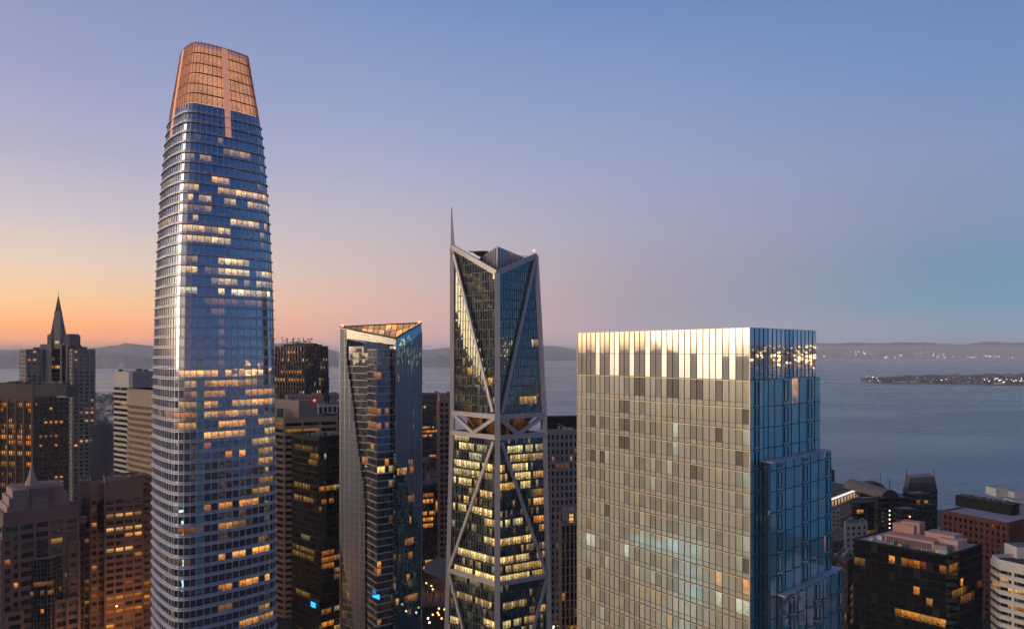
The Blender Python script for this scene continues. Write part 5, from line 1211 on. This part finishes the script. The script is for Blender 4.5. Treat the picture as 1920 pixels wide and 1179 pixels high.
def arched_office2():
    b = Bldg('office_tower', 'dark stepped waterfront office with a curved mansard top and two masts', 'office building', loc=(*gp(1722, 530), 2.2))
    st = dict(fh=4.2, cw=3.2, pw=.35, pd=.3, sp=1.2, sd=.3, glass=W_BK, wall=S_DARKBL, plit=.03, hue=.25, lvl=.6, roof=S_ROOFL)
    b.block(fp(1694, 556, 1702, 538, 1757, 545), 2.2, zz(921, 538), **st)
    f_ = fp(1696, 556, 1703, 540, 1756, 547)
    for k, (i_, y0, y1, m) in enumerate(((1.0, 922, 911, S_DARKBL), (.96, 911, 905, S_GREYD), (.93, 905, 899, S_VAULT), (.86, 899, 896, S_VAULT))): unit(b, 'mansard_tier', inset(f_, i_), zz(y0, 540), zz(y1, 540), m, S_VAULT)
    for (x0, x1, Y, y) in ((1684, 1712, 534, 934), (1710, 1740, 530, 926), (1732, 1757, 526, 948), (1688, 1720, 522, 956)): b.block(fr(x0, x1, Y, 12), 2.2, zz(y, Y), **st)
    for x in (1700, 1751): q = MB(); q.beam((*gp(x, 545), zz(900, 545)), (*gp(x, 545), zz(880, 545)), .35, .35, (0, -1, 0)); q.build('mast', S_BLACK, b.root)
    q = lamp_ball((*gp(1706, 520), zz(968, 520)), .55, E_WHITE, '', ''); q.build('roof_light', E_WARM, b.root)
    b.finish()
S_DARKBL = solid('dark_blue_cladding', (.035, .045, .07), .5)
arched_office2()
def brick():
    L, Cn, R = gp(1769, 485), gp(1889, 450), gp(1985, 486); f_ = [L, Cn, R, (L[0]+R[0]-Cn[0], L[1]+R[1]-Cn[1])]
    b = Bldg('office_block', 'red brick office with a deep grid of windows and a black rooftop enclosure', 'office building', loc=(*gp(1860, 480), 2.2)); zt = CZ-(982-HY)/F*450
    b.block(f_, 2.2, zt, glass=W_OF, wall=S_BRICK, plit=.03, hue=.2, lvl=.6, roof=S_ROOFL, par=1.0, fh=4.3, cw=3.35, pw=1.6, pd=.9, sp=1.9, sd=.35, head=1.2)
    ring = []
    c = V(gp(1850, 492)); u = (V(Cn)-V(L)).normalized(); v = V((-u.y, u.x))
    for k in range(16): a = 2*math.pi*k/16; ring.append(tuple(c+u*(19*max(-1, min(1, 1.35*math.cos(a))))+v*(6.5*max(-1, min(1, 1.35*math.sin(a))))))
    unit(b, 'rooftop_enclosure', ring, zt, zt+7.5, S_BLACK, S_ROOFD)
    for k in range(10):
        p = c+u*b.rng.uniform(-15, 15)+v*b.rng.uniform(-3, 3); q = MB(); q.box((p.x, p.y, zt+7.5), (b.rng.uniform(1, 2.5), 0, 0), (0, 1.5, 0), (0, 0, b.rng.uniform(.6, 1.4))); q.build('rooftop_unit', S_GREY, b.root)
    b.light([(1812, 1816, 980, 1.2, .4), (1889, 1893, 1017, .9, .3)]); b.finish(minpx=9.4)
brick()
def black_office():
    f_ = fp(1601, 326, 1774, 299, 1841, 317); b = Bldg('office_block', 'squat black glass office with pink rooftop plant rooms', 'office building', loc=(*gp(1715, 320), 2.2)); zt = CZ-(1043-HY)/F*299
    b.block(f_, 2.2, zt, glass=W_BK, wall=S_BLACK, plit=.05, run=.6, hue=.15, lvl=.5, roof=S_ROOFL, par=.7, fh=4.0, cw=2.6, pw=.1, pd=.1, sp=.5, sd=.04)
    L, Cn, R, Bk = [V((*p, 0)) for p in f_]; U = (Cn-L).normalized(); Vv = (Bk-L).normalized()
    def rb(nm, u, v, w, d, h, m, mt=None, z=0):
        p = L+U*u+Vv*v; q = MB(); q.box(p+V((0, 0, zt+z)), U*w, Vv*d, (0, 0, h)); return q.build(nm, m, b.root)
    rb('plant_room', 10.5, 6.5, 20, 10, 4.0, S_PINK); rb('plant_room', 9.5, 15, 9, 5, 7.8, S_PINK); rb('plant_room', 12, 17, 8, 5, 9.0, S_PINK); rb('plant_room', 23, 15, 12, 8, 6.2, S_PINK); rb('plant_room', 30, 11, 8, 8.5, 5.0, S_PINK2)
    for k in range(18): rb('louvre', 11+k*1.05, 6.35, .75, .12, 2.7, S_GREYD, z=.3)
    rb('cooling_tower', 31.5, 4.2, 5, 4.5, 3.4, S_TAN); rb('cooling_tower', 34, 3.2, 3, 2.2, 2.0, S_BLUEU); rb('water_tank', 5.5, 9, 2.2, 2.2, 1.8, S_WHITE)
    for k in range(24): rb('rooftop_unit', b.rng.uniform(1, 34), b.rng.choice((b.rng.uniform(1, 5), b.rng.uniform(19, 27))), b.rng.uniform(.5, 1.6), b.rng.uniform(.5, 1.6), b.rng.uniform(.4, 1.6), b.rng.choice((S_GREY, S_WHITE, S_GREYD)))
    q = MB(); q.box(L+V((0, 0, zt+.7)), Cn-L, Vv*.12, (0, 0, .12)); q.build('parapet_rail', S_GREYD, b.root)
    b.light([(1669, 1677, 1041, 1.1, .1), (1677, 1740, 1049, .55, .06), (1740, 1742, 1050, .6, .1), (1764, 1775, 1060, 1.2, .12), (1778, 1800, 1055, .5, .1), (1708, 1720, 1104, 1.2, .06), (1799, 1808, 1092, 1.2, .12), (1692, 1694, 1071, .9, .3), (1668, 1670, 1080, .8, .2), (1743, 1746, 1125, .6, .2), (1602, 1618, 1058, .4, .35), (1675, 1770, 1152, 1.0, .22)])
    b.finish(minpx=9.4)
S_PINK2 = solid('pale_pink_stucco', (.58, .38, .35), .85, var=.08); S_BLUEU = solid('pale_blue_machine', (.3, .4, .5), .5)
black_office()
def white_striped():
    L, Cn, R = gp(1861, 307), gp(1875, 300), gp(1990, 282); f_ = [L, Cn, R, (L[0]+R[0]-Cn[0]+14, L[1]+R[1]-Cn[1]+22)]
    b = Bldg('office_block', 'white banded office with black ribbon windows at the right edge', 'office building', loc=(*gp(1920, 300), 2.2)); zt = CZ-(1055-HY)/F*300
    b.block(f_, 2.2, zt, glass=W_OF, wall=S_WHITE, plit=.12, run=.85, hue=.12, lvl=.8, roof=S_ROOFD, par=1.6, fh=3.55, cw=3.2, pw=.12, pd=.05, sp=1.9, sd=.8, head=1.8)
    a, c = V((*Cn, 0)), V((*R, 0)); U = (c-a).normalized(); n_ = V((U.y, -U.x, 0))
    for k in (1, 6): q = MB(); q.box(a+U*(2.6+k*2)-n_*.2+V((0, 0, 2.2)), U*1.0, n_*1.1, (0, 0, zt-2.2)); q.build('white_pier', S_WHITE, b.root)
    unit(b, 'penthouse', fr(1907, 1970, 306, 8), zt, zt+5.2, S_WHITE, S_ROOF)
    unit(b, 'rooftop_unit', fr(1880, 1892, 318, 3), zt, zt+1.4, S_GREYD)
    b.light([(1880, 1890, 1084, 1.0, .15), (1890, 1920, 1102, 1.1, .15), (1863, 1874, 1094, .9, .1), (1892, 1915, 1131, .8, .15)]); b.finish(minpx=9)
white_striped()
plain_block('office_block', 'brown block with a column of small amber lamps behind the near glass tower', fp(1570, 358, 1588, 346, 1600, 356), zz(1055, 346), S_BROWN, W_OF, cw=3, pw=1.2, plit=.05, rects=[(1595, 1600, 1110+k*12, .9, .15) for k in range(6)])
for k, (a, y, Y, m, lb) in enumerate([((1583, 1626), 985, 470, S_CREAM, 'beige warehouse with rows of small dark windows beside the waterfront offices'),
        ((1548, 1582), 1018, 420, S_GREYD, 'low dark shed roof beyond the near glass tower'), ((1550, 1575), 958, 640, S_CREAM, 'long cream shed by the small dock'),
        ((1553, 1600), 1000, 520, S_GREY, 'cluttered grey rooftop below the dock'), ((1575, 1605), 972, 590, S_GREYD, 'small flat dark building between dock and beige warehouse'),
        ((1556, 1592), 1050, 380, S_BROWN, 'low brown roof in front of the dark shed')]):
    plain_block('low_building', lb, fp(a[0], Y+10, a[0]+2, Y, a[1], Y+4), zz(y, Y), m, W_OF, cw=4.4, pw=2.2, fh=4, sp=2, roof=S_ROOF if k % 2 else S_ROOFL, clutter=6, minpx=20)

# piers, dock and lamps
def pier():
    b = Bldg('pier_shed', 'long dark roofed pier shed with a glowing white front on the water', 'pier building', loc=(*gp(1570, 860), 0))
    L, Cn, R = V((*gp(1500, 820), 0)), V((*gp(1558, 790), 0)), V((*gp(1609, 850), 0)); Bk = L+R-Cn
    b.solidbox('deck', [tuple(p[:2]) for p in inset([L, Cn, R, Bk], 1.12)], .6, 2.4, S_GREYD)
    b.solidbox('wall', [tuple(p[:2]) for p in inset([L, Cn, R, Bk], 1.0)], 2.4, 14, S_WHITE, S_ROOFD)
    b.solidbox('roof', [tuple(p[:2]) for p in inset([L, Cn, R, Bk], 1.03)], 14, 15, S_ROOFD)
    U = (R-Cn).normalized(); n_ = V((U.y, -U.x, 0))
    for k in range(9):
        q = MB(); p = Cn+U*(R-Cn).length*(k+.3)/9+n_*.2; q.quad(p+V((0, 0, 3)), p+U*4+V((0, 0, 3)), p+U*4+V((0, 0, 9)), p+V((0, 0, 9)), 0, (k/9, 1.1, .4)); q.build('doorway', W_GOLD, b.root)
    q = MB(); q.box(Cn+n_*.3+V((0, 0, 11)), R-Cn, n_*.6, (0, 0, 1.6)); q.build('light_strip', E_WHITE2, b.root)
    q = lamp_ball(R+V((0, -2, 15)), 1.2, E_WHITE, '', ''); q.build('pier_light', E_WHITE, b.root)
    unit(b, 'lookout', fr(1550, 1565, 880, 12), 15, 30, S_BLACK, S_ROOFD)
    b.finish()
E_WHITE2 = glow('white_tube_light', (1, .9, .82), 1.3)
pier()
def pier2():
    b = Bldg('pier_shed', 'white roofed pier with a red warning lamp behind the brick office', 'pier building', loc=(*gp(1880, 780), 0))
    L, Cn, R = V((*gp(1838, 740), 0)), V((*gp(1874, 725), 0)), V((*gp(1990, 800), 0)); Bk = V((*gp(1880, 830), 0))
    b.solidbox('deck', [tuple(p[:2]) for p in inset([L, Cn, R, Bk], 1.1)], .6, 2.4, S_GREY)
    b.solidbox('roof', [tuple(p[:2]) for p in (L, Cn, R, Bk)], 2.4, 13, S_WHITE, S_ROOFL)
    for (x0, x1, Y, h) in ((1868, 1890, 800, 22), (1902, 1950, 790, 20), (1905, 1925, 760, 16)): unit(b, 'shed', fr(x0, x1, Y, 18), 13, h, S_WHITE, S_ROOFL)
    q = lamp_ball((*gp(1871, 800), zz(937, 800)), 2.0, E_RED, '', ''); q.build('beacon', E_RED, b.root)
    b.finish()
pier2()
b = Bldg('market_hall', 'small domed white hall with bright doorways between the dark office and the brick office', 'pier building', loc=(*gp(1765, 640), 2.2))
f_ = fp(1752, 640, 1756, 628, 1774, 632); b.solidbox('wall', f_, 2.2, 14, S_WHITE, S_WHITE); barrel(b, f_[1], f_[2], 12, 14, 6, S_WHITE)
for k in range(3): q = MB(); q.quad((*gp(1759+k*4.4, 626), 5), (*gp(1762+k*4.4, 626), 5), (*gp(1762+k*4.4, 626), 12), (*gp(1759+k*4.4, 626), 12), 0, (k/3, 1.3, .5)); q.build('doorway', W_GOLD, b.root)
b.finish()

# flat island with its own houses, trees and lamps
pts = [(1614, 4220), (1650, 3980), (1760, 3870), (1860, 3760), (2080, 3640), (2300, 3900), (2250, 5400), (1900, 5560), (1760, 5200), (1680, 4700)]
q = MB(); q.prism([gp(*p) for p in pts], -.5, 4, 0); structure(q.build('island_ground', solid('island_soil', (.075, .065, .045), .95, var=.4, scale=.01, streak=False)))
def isl():
    while True:
        px = rng.uniform(1618, 1930); u = rng.random(); lo = float(np.interp(px, [1614, 1650, 1760, 1860, 2080], [4240, 4010, 3900, 3790, 3670])); hi = float(np.interp(px, [1614, 1680, 1760, 1900, 2080], [4300, 4700, 5200, 5500, 5400]))
        return gp(px, lo+(hi-lo)*u*.8+15)
q = MB()
for k in range(330):
    p = isl(); w, d, h = rng.uniform(12, 42), rng.uniform(10, 18), rng.uniform(6, 13); q.box((p[0], p[1], 4), (w, 0, 0), (0, d, 0), (0, 0, h), rng.choice((0, 0, 1, 2)))
    q.quad((p[0]-1, p[1]-1, 4+h), (p[0]+w+1, p[1]-1, 4+h), (p[0]+w+1, p[1]+d/2, 7+h), (p[0]-1, p[1]+d/2, 7+h), 3)
    q.quad((p[0]-1, p[1]+d/2, 7+h), (p[0]+w+1, p[1]+d/2, 7+h), (p[0]+w+1, p[1]+d+1, 4+h), (p[0]-1, p[1]+d+1, 4+h), 3)
q.build('island_houses', [S_WHITE, S_TAN, S_GREY, S_GREYD])['kind'] = 'stuff'
S_LEAF = solid('dark_foliage', (.03, .035, .02), .9, var=.5, scale=.3, streak=False)
q = MB()
for k in range(900):
    p = isl(); r = rng.uniform(5, 11); h = rng.uniform(7, 20)
    for s in range(3):
        o_ = V((p[0]+rng.uniform(-r, r), p[1]+rng.uniform(-r, r), 4+h*rng.uniform(.4, .9))); a = [o_+V((r*.7*math.cos(t_), r*.7*math.sin(t_), rng.uniform(-2, 2))) for t_ in (0, 2.1, 4.2)]; tp = o_+V((0, 0, r*.8)); bt = o_-V((0, 0, h*.4))
        for i in range(3): q.tri(a[i], a[(i+1) % 3], tp); q.tri(a[(i+1) % 3], a[i], bt)
q.build('island_trees', S_LEAF)['kind'] = 'stuff'
def islL():
    p = gp(rng.choice((rng.uniform(1622, 1920), rng.uniform(1845, 1925))), 0.1); px = rng.choice((rng.uniform(1622, 1920), rng.uniform(1840, 1925))); lo = float(np.interp(px, [1614, 1650, 1760, 1860, 2080], [4240, 4010, 3900, 3790, 3670])); x, y = gp(px, lo+rng.uniform(10, 500)); return (x, y, rng.uniform(12, 20))
lights_field('island_lamps', 48, islL, [E_FAR, E_FARW], 2.2, 4.6)

# hillside quarter seen through the gap on the left
q = MB()
for k in range(420):
    px = rng.uniform(150, 330); Y = rng.uniform(1300, 2480); z = 2+max(0, (Y-1500)*.02); x, y = gp(px, Y); w, d, h = rng.uniform(7, 22), rng.uniform(8, 16), rng.uniform(7, 22)
    q.box((x, y, 0), (w, rng.uniform(-3, 3), 0), (-rng.uniform(-2, 2), d, 0), (0, 0, z+h), rng.choice((0, 1, 2, 3)))
q.build('hillside_houses', [S_WHITE, S_TAN, S_GREY, S_CREAM])['kind'] = 'stuff'
q = MB()
for k in range(700):
    px = rng.uniform(150, 330); Y = rng.uniform(1300, 2480); x, y = gp(px, Y); r = rng.uniform(3, 7); o_ = V((x, y, 6+max(0, (Y-1500)*.02)+rng.uniform(0, 8))); a = [o_+V((r*math.cos(t_), r*math.sin(t_), rng.uniform(-1, 1))) for t_ in (0, 2.1, 4.2)]
    for i in range(3): q.tri(a[i], a[(i+1) % 3], o_+V((0, 0, r))); q.tri(a[(i+1) % 3], a[i], o_-V((0, 0, r)))
q.build('hillside_trees', S_LEAF)['kind'] = 'stuff'

# street level in the gaps: park canopy, screens, lamps
def park():
    g = thing('elevated_park', 'dark roof garden with a pale wing-shaped canopy between the blue and braced towers', 'park', (*gp(815, 480), 0))
    q = MB(); q.prism([gp(760, 520), gp(775, 430), gp(900, 430), gp(900, 520)], 2.2, 22); q.build('deck', S_GREYD, g)
    q = MB(); a, b_, c, d = V((*gp(795, 470), zz(1072, 470))), V((*gp(838, 440), zz(1088, 440))), V((*gp(842, 470), zz(1052, 470))), V((*gp(815, 500), zz(1060, 500))); q.box(a, b_-a, c-b_, (0, 0, 1.2)); q.build('canopy', S_GREY, g)
park()
q = None
def tree(px, Y, h, lb, z=22):
    x, y = gp(px, Y); t_ = thing('tree', lb, 'tree', (x, y, z), 'trees in the roof garden'); r = random.Random(int(px*7+Y))
    tr = MB()
    for k in range(6):
        a0, a1 = k*math.pi/3, (k+1)*math.pi/3; tr.quad((x+.3*math.cos(a0), y+.3*math.sin(a0), z), (x+.3*math.cos(a1), y+.3*math.sin(a1), z), (x+.15*math.cos(a1), y+.15*math.sin(a1), z+h*.6), (x+.15*math.cos(a0), y+.15*math.sin(a0), z+h*.6))
    for k in range(3): tr.beam((x, y, z+h*.4), (x+r.uniform(-1.5, 1.5), y+r.uniform(-1.5, 1.5), z+h*.75), .15, .15, (0, -1, 0))
    tr.build('trunk', S_BROWN, t_); cr = MB()
    for k in range(220):
        d = V((r.gauss(0, 1), r.gauss(0, 1), r.gauss(0, .8))).normalized()*h*.33*r.random()**.4; o_ = V((x, y, z+h*.68))+d; s = .42
        a, b_ = V((r.uniform(-s, s), r.uniform(-s, s), r.uniform(-s, s))), V((r.uniform(-s, s), r.uniform(-s, s), r.uniform(-s, s))); cr.tri(o_-a, o_+b_, o_+a)
    cr.build('crown', S_LEAF, t_)
for k, (px, Y) in enumerate([(797, 452), (806, 448), (814, 446), (822, 450), (832, 447), (800, 440), (826, 441), (812, 438)]):
    tree(px, Y, 9+k % 3, ['leftmost', 'fifth from left', 'seventh from left', 'sixth from left', 'rightmost', 'second from left', 'third from right', 'middle'][k]+' small dark tree in the roof garden near the coloured screens')
for k, (x0, x1) in enumerate(((801, 814), (820.5, 834))):
    t_ = thing('led_screen', ('left' if k == 0 else 'right')+' one of the two orange, pink and violet glowing screens low in the gap', 'screen', (*gp((x0+x1)/2, 462), zz(1150, 462)), 'coloured light screens')
    K = 8; d = (0, 5)[k]
    m, t = mat('screen_colour'); g = N(t, 'ShaderNodeUVMap'); g.uv_map = 'uv'; sp_ = N(t, 'ShaderNodeSeparateXYZ'); t.links.new(g.outputs[0], sp_.inputs[0])
    nz = N(t, 'ShaderNodeTexNoise'); nz.inputs['Scale'].default_value = 3; t.links.new(g.outputs[0], nz.inputs[0])
    r_ = N(t, 'ShaderNodeValToRGB'); t.links.new(M(t, 'MULTIPLY_ADD', nz.outputs[0], .35, M(t, 'MULTIPLY_ADD', sp_.outputs[1], 1, -.17)), r_.inputs[0]); cr = r_.color_ramp
    for p_, c_ in ((.2, (.08, .01, .6)), (.42, (.75, .02, .35)), (.6, (1, .08, .03)), (.85, (1, .45, .08))): e_ = cr.elements.new(p_); e_.color = (*c_, 1)
    cr.elements[0].color = (.04, .01, .5, 1); cr.elements[-1].color = (1, .6, .2, 1)
    em = N(t, 'ShaderNodeEmission'); em.inputs[1].default_value = 1.6; t.links.new(r_.outputs[0], em.inputs[0]); o_ = N(t, 'ShaderNodeOutputMaterial'); t.links.new(em.outputs[0], o_.inputs[0])
    a, c = V((*gp(x0, 462), zz(1147-k*5, 462))), V((*gp(x1, 460), zz(1142-k*5, 460))); q = MB(); q.quad(a, c, c+V((0, 0, 8.0)), a+V((0, 0, 7.4))); q.build('display', m, t_)
    q = MB(); q.box(a+V((-.2, .1, -.3)), c-a+V((.4, 0, 0)), (0, .6, 0), (0, 0, 8.6)); q.build('casing', S_BLACK, t_)
def lamp_post(x, y, z, lb, m=E_WARM, h=9, g='street lamps in the gaps between the towers'):
    t_ = thing('street_lamp', lb, 'street lamp', (x, y, z), g)
    q = MB(); q.beam((x, y, z), (x, y, z+h), .22, .22, (0, -1, 0)); q.beam((x, y, z+h), (x+1.4, y-.4, z+h+.3), .15, .15, (0, -1, 0)); q.build('pole', S_BLACK, t_)
    lamp_ball((x+1.4, y-.4, z+h), .55, m, '', '').build('lamp', m, t_)
r = random.Random(11)
for k in range(60):
    px, py = r.choice((r.uniform(792, 838), r.uniform(1030, 1052), r.uniform(640, 655))), r.uniform(1085, 1178)
    Y = (CZ-24-9)*F/(py-HY) if px < 900 else (CZ-12)*F/(py-HY)
    x, y = gp(px, Y); z = 22 if 760 < px < 900 else 2.2
    wm = r.random() < .8; where = 'in the gap between the blue and the braced tower' if 760 < px < 900 else ('in the gap right of the braced tower' if px > 900 else 'beside the foot of the blue tower'); lamp_post(x, y, z, ('small orange street lamp ' if wm else 'small white street lamp ')+where, E_WARM if wm else E_WHITE, g='street lamps '+where)
for k in range(10):
    px, py = r.uniform(1552, 1600), r.uniform(955, 1035); Y = (CZ-12)*F/(py-HY); x, y = gp(px, Y); lamp_post(x, y, 2.2, 'small warm lamp among the low roofs by the dock', E_WARM, g='lamps by the dock')
plain_block('office_block', 'low block at the foot of the braced tower with warm ground floor lights', fp(1026, 520, 1030, 500, 1056, 503), 26, S_GREYD, W_OF, plit=.5, hue=.1, cw=3)
plain_block('office_block', 'low dark block with orange shopfronts under the black glass tower', fp(515, 500, 520, 480, 560, 486), 30, S_BROWN, W_OF, plit=.4, hue=.1, cw=3)
sg = thing('shopfront', 'glowing red and yellow shopfront at the bottom beside the blue tower', 'shopfront', (*gp(625, 452), 2.2))
q = MB(); q.box((*gp(603, 452), 2.2), V((*gp(642, 450), 2.2))-V((*gp(603, 452), 2.2)), (0, 8, 0), (0, 0, 8)); q.build('wall', S_GREYD, sg)
for k in range(4): q = MB(); x0 = 605+k*9; q.quad((*gp(x0, 448), 3), (*gp(x0+7.5, 448), 3), (*gp(x0+7.5, 448), 8), (*gp(x0, 448), 8), 0, (k/4, 1.6, .5)); q.build('window', W_GOLD, sg)
q = MB(); q.box((*gp(604, 447.6), 8.4), V((*gp(630, 447.6), 0))-V((*gp(604, 447.6), 0)), (0, -.3, 0), (0, 0, 1.0)); q.build('neon_strip', glow('pink_neon', (1, .08, .15), 3), sg)

# ------------------------------------------------------------------ the part of the city that only the glass sees
ORD = ['nearest', 'second nearest', 'third nearest', 'fourth nearest', 'fifth nearest', 'sixth nearest', 'seventh nearest', 'eighth nearest', 'ninth nearest', 'tenth nearest', 'farthest']
def rank(L_, q): return ORD[sorted(L_, key=lambda b_: b_[0]**2+b_[1]**2).index(q)]
def ref_block(x, y, w, d, h, seed, grp, lb, m=None, pl=.2, gl=None):
    rr = random.Random(seed); f_ = [(x, y), (x+w, y), (x+w, y+d), (x, y+d)]
    b = Bldg('office_block', lb, 'office building', loc=(x+w/2, y+d/2, 0), group=grp, seed=seed+1)
    b.block(f_, 0, h, glass=gl or W_OF, wall=m or rr.choice((S_GREY, S_TAN, S_GRAN, S_GREYD)), plit=pl, hue=.25, fh=4.5, cw=4, pw=1.3, pd=.2, sp=1.7, sd=.15, roof=S_ROOFL); b.finish()
gw = 'city blocks west of the view, seen only in the glass'
LW = [(-330, 40, 40, 40, 60), (-300, 110, 30, 34, 26), (-420, 95, 44, 50, 84), (-380, 165, 30, 36, 40), (-560, 60, 50, 50, 58), (-620, 150, 60, 60, 110), (-240, 55, 36, 30, 18), (-520, 220, 50, 40, 74), (-800, 100, 60, 60, 120), (-1000, 40, 80, 70, 95), (-900, 210, 60, 60, 70)]
for k, (x, y, w, d, h) in enumerate(LW):
    ref_block(x, y, w, d, h, k, gw, rank(LW, (x, y, w, d, h))+' city block west of the view, mirrored in the near glass tower', pl=.25)
ge = 'city blocks east of the view, seen only in the glass'
LW = [(170, 95, 40, 36, 30), (240, 130, 36, 40, 66), (300, 90, 44, 40, 40), (340, 170, 50, 50, 92), (420, 110, 40, 40, 50), (230, 60, 40, 30, 84), (460, 200, 60, 60, 48), (600, 160, 60, 60, 60)]
for k, (x, y, w, d, h) in enumerate(LW):
    ref_block(x, y, w, d, h, 30+k, ge, rank(LW, (x, y, w, d, h))+' city block east of the view, mirrored in the blue side', pl=.25)
gs = 'towers behind the viewpoint, seen only in the glass'
LW = [(20, -140, 34, 34, 196), (-90, -240, 44, 40, 150), (90, -260, 50, 44, 170), (-20, -420, 60, 60, 120), (-240, -200, 50, 50, 110), (-330, -60, 50, 50, 96), (200, -160, 50, 60, 130)]
for k, (x, y, w, d, h) in enumerate(LW):
    ref_block(x, y, w, d, h, 60+k, gs, rank(LW, (x, y, w, d, h))+' tower behind the viewpoint, mirrored in the glass towers', m=S_BROWN if k == 0 else None, pl=.2)
def crane():
    x, y, zt = -266, 108, 74
    t_ = thing('tower_crane', 'tower crane outlined in cyan lamps, visible as a reflection in the near tower', 'crane', (x, y, 0))
    q = MB()
    for sx in (-1, 1):
        for sy in (-1, 1): q.beam((x+sx, y+sy, 0), (x+sx, y+sy, zt), .25, .25, (0, -1, 0))
    for k in range(int(zt/3)):
        z = k*3; q.beam((x-1, y-1, z), (x+1, y-1, z+3), .12, .12, (0, -1, 0)); q.beam((x+1, y-1, z), (x+1, y+1, z+3), .12, .12, (1, 0, 0))
    q.build('mast', S_DARK, t_)
    q = MB()
    for s in (-1, 1): q.beam((x+s*.7, y-14, zt-6), (x+s*.7, y+40, zt-6), .25, .25, (0, 0, 1))
    q.beam((x, y-14, zt-4.6), (x, y+40, zt-4.6), .25, .25, (0, 0, 1)); q.build('jib', S_DARK, t_)
    q = MB()
    for s in (-1, 1): q.beam((x+1.3, y+s*1.1, 4), (x+1.3, y+s*1.6, zt-6), .5, .5, (1, 0, 0))
    q.beam((x+1.4, y-12, zt-5.4), (x+1.4, y+34, zt-5.4), .6, .6, (1, 0, 0)); q.build('lamp_string', E_CYAN, t_)
crane()

# street lamps whose warm light reaches the lower walls
for k, (px, Y, z, e) in enumerate(((228, 392, 11.2, 22000), (262, 402, 11.2, 18000), (120, 350, 11.2, 8000), (815, 462, 31, 4000), (628, 430, 11.2, 4500), (1058, 330, 11.2, 8000), (1590, 560, 11.2, 8000))):
    x, y = gp(px, Y); lamp_post(x, y, z-9, ['tall orange street lamp in front of the gilded granite tower', 'second orange street lamp in front of the gilded granite tower', 'orange street lamp below the stepped granite tower', 'orange lamp over the coloured screens', 'orange lamp above the glowing shopfront', 'orange lamp left of the near glass tower', 'orange lamp by the dock'][k])
    ld = bpy.data.lights.new('street_light', 'POINT'); ld.energy = e; ld.color = (1, .42, .10); ld.shadow_soft_size = .6; lo = bpy.data.objects.new('street_light', ld); COL.objects.link(lo); lo.location = (x+1.4, y-1.6, z)
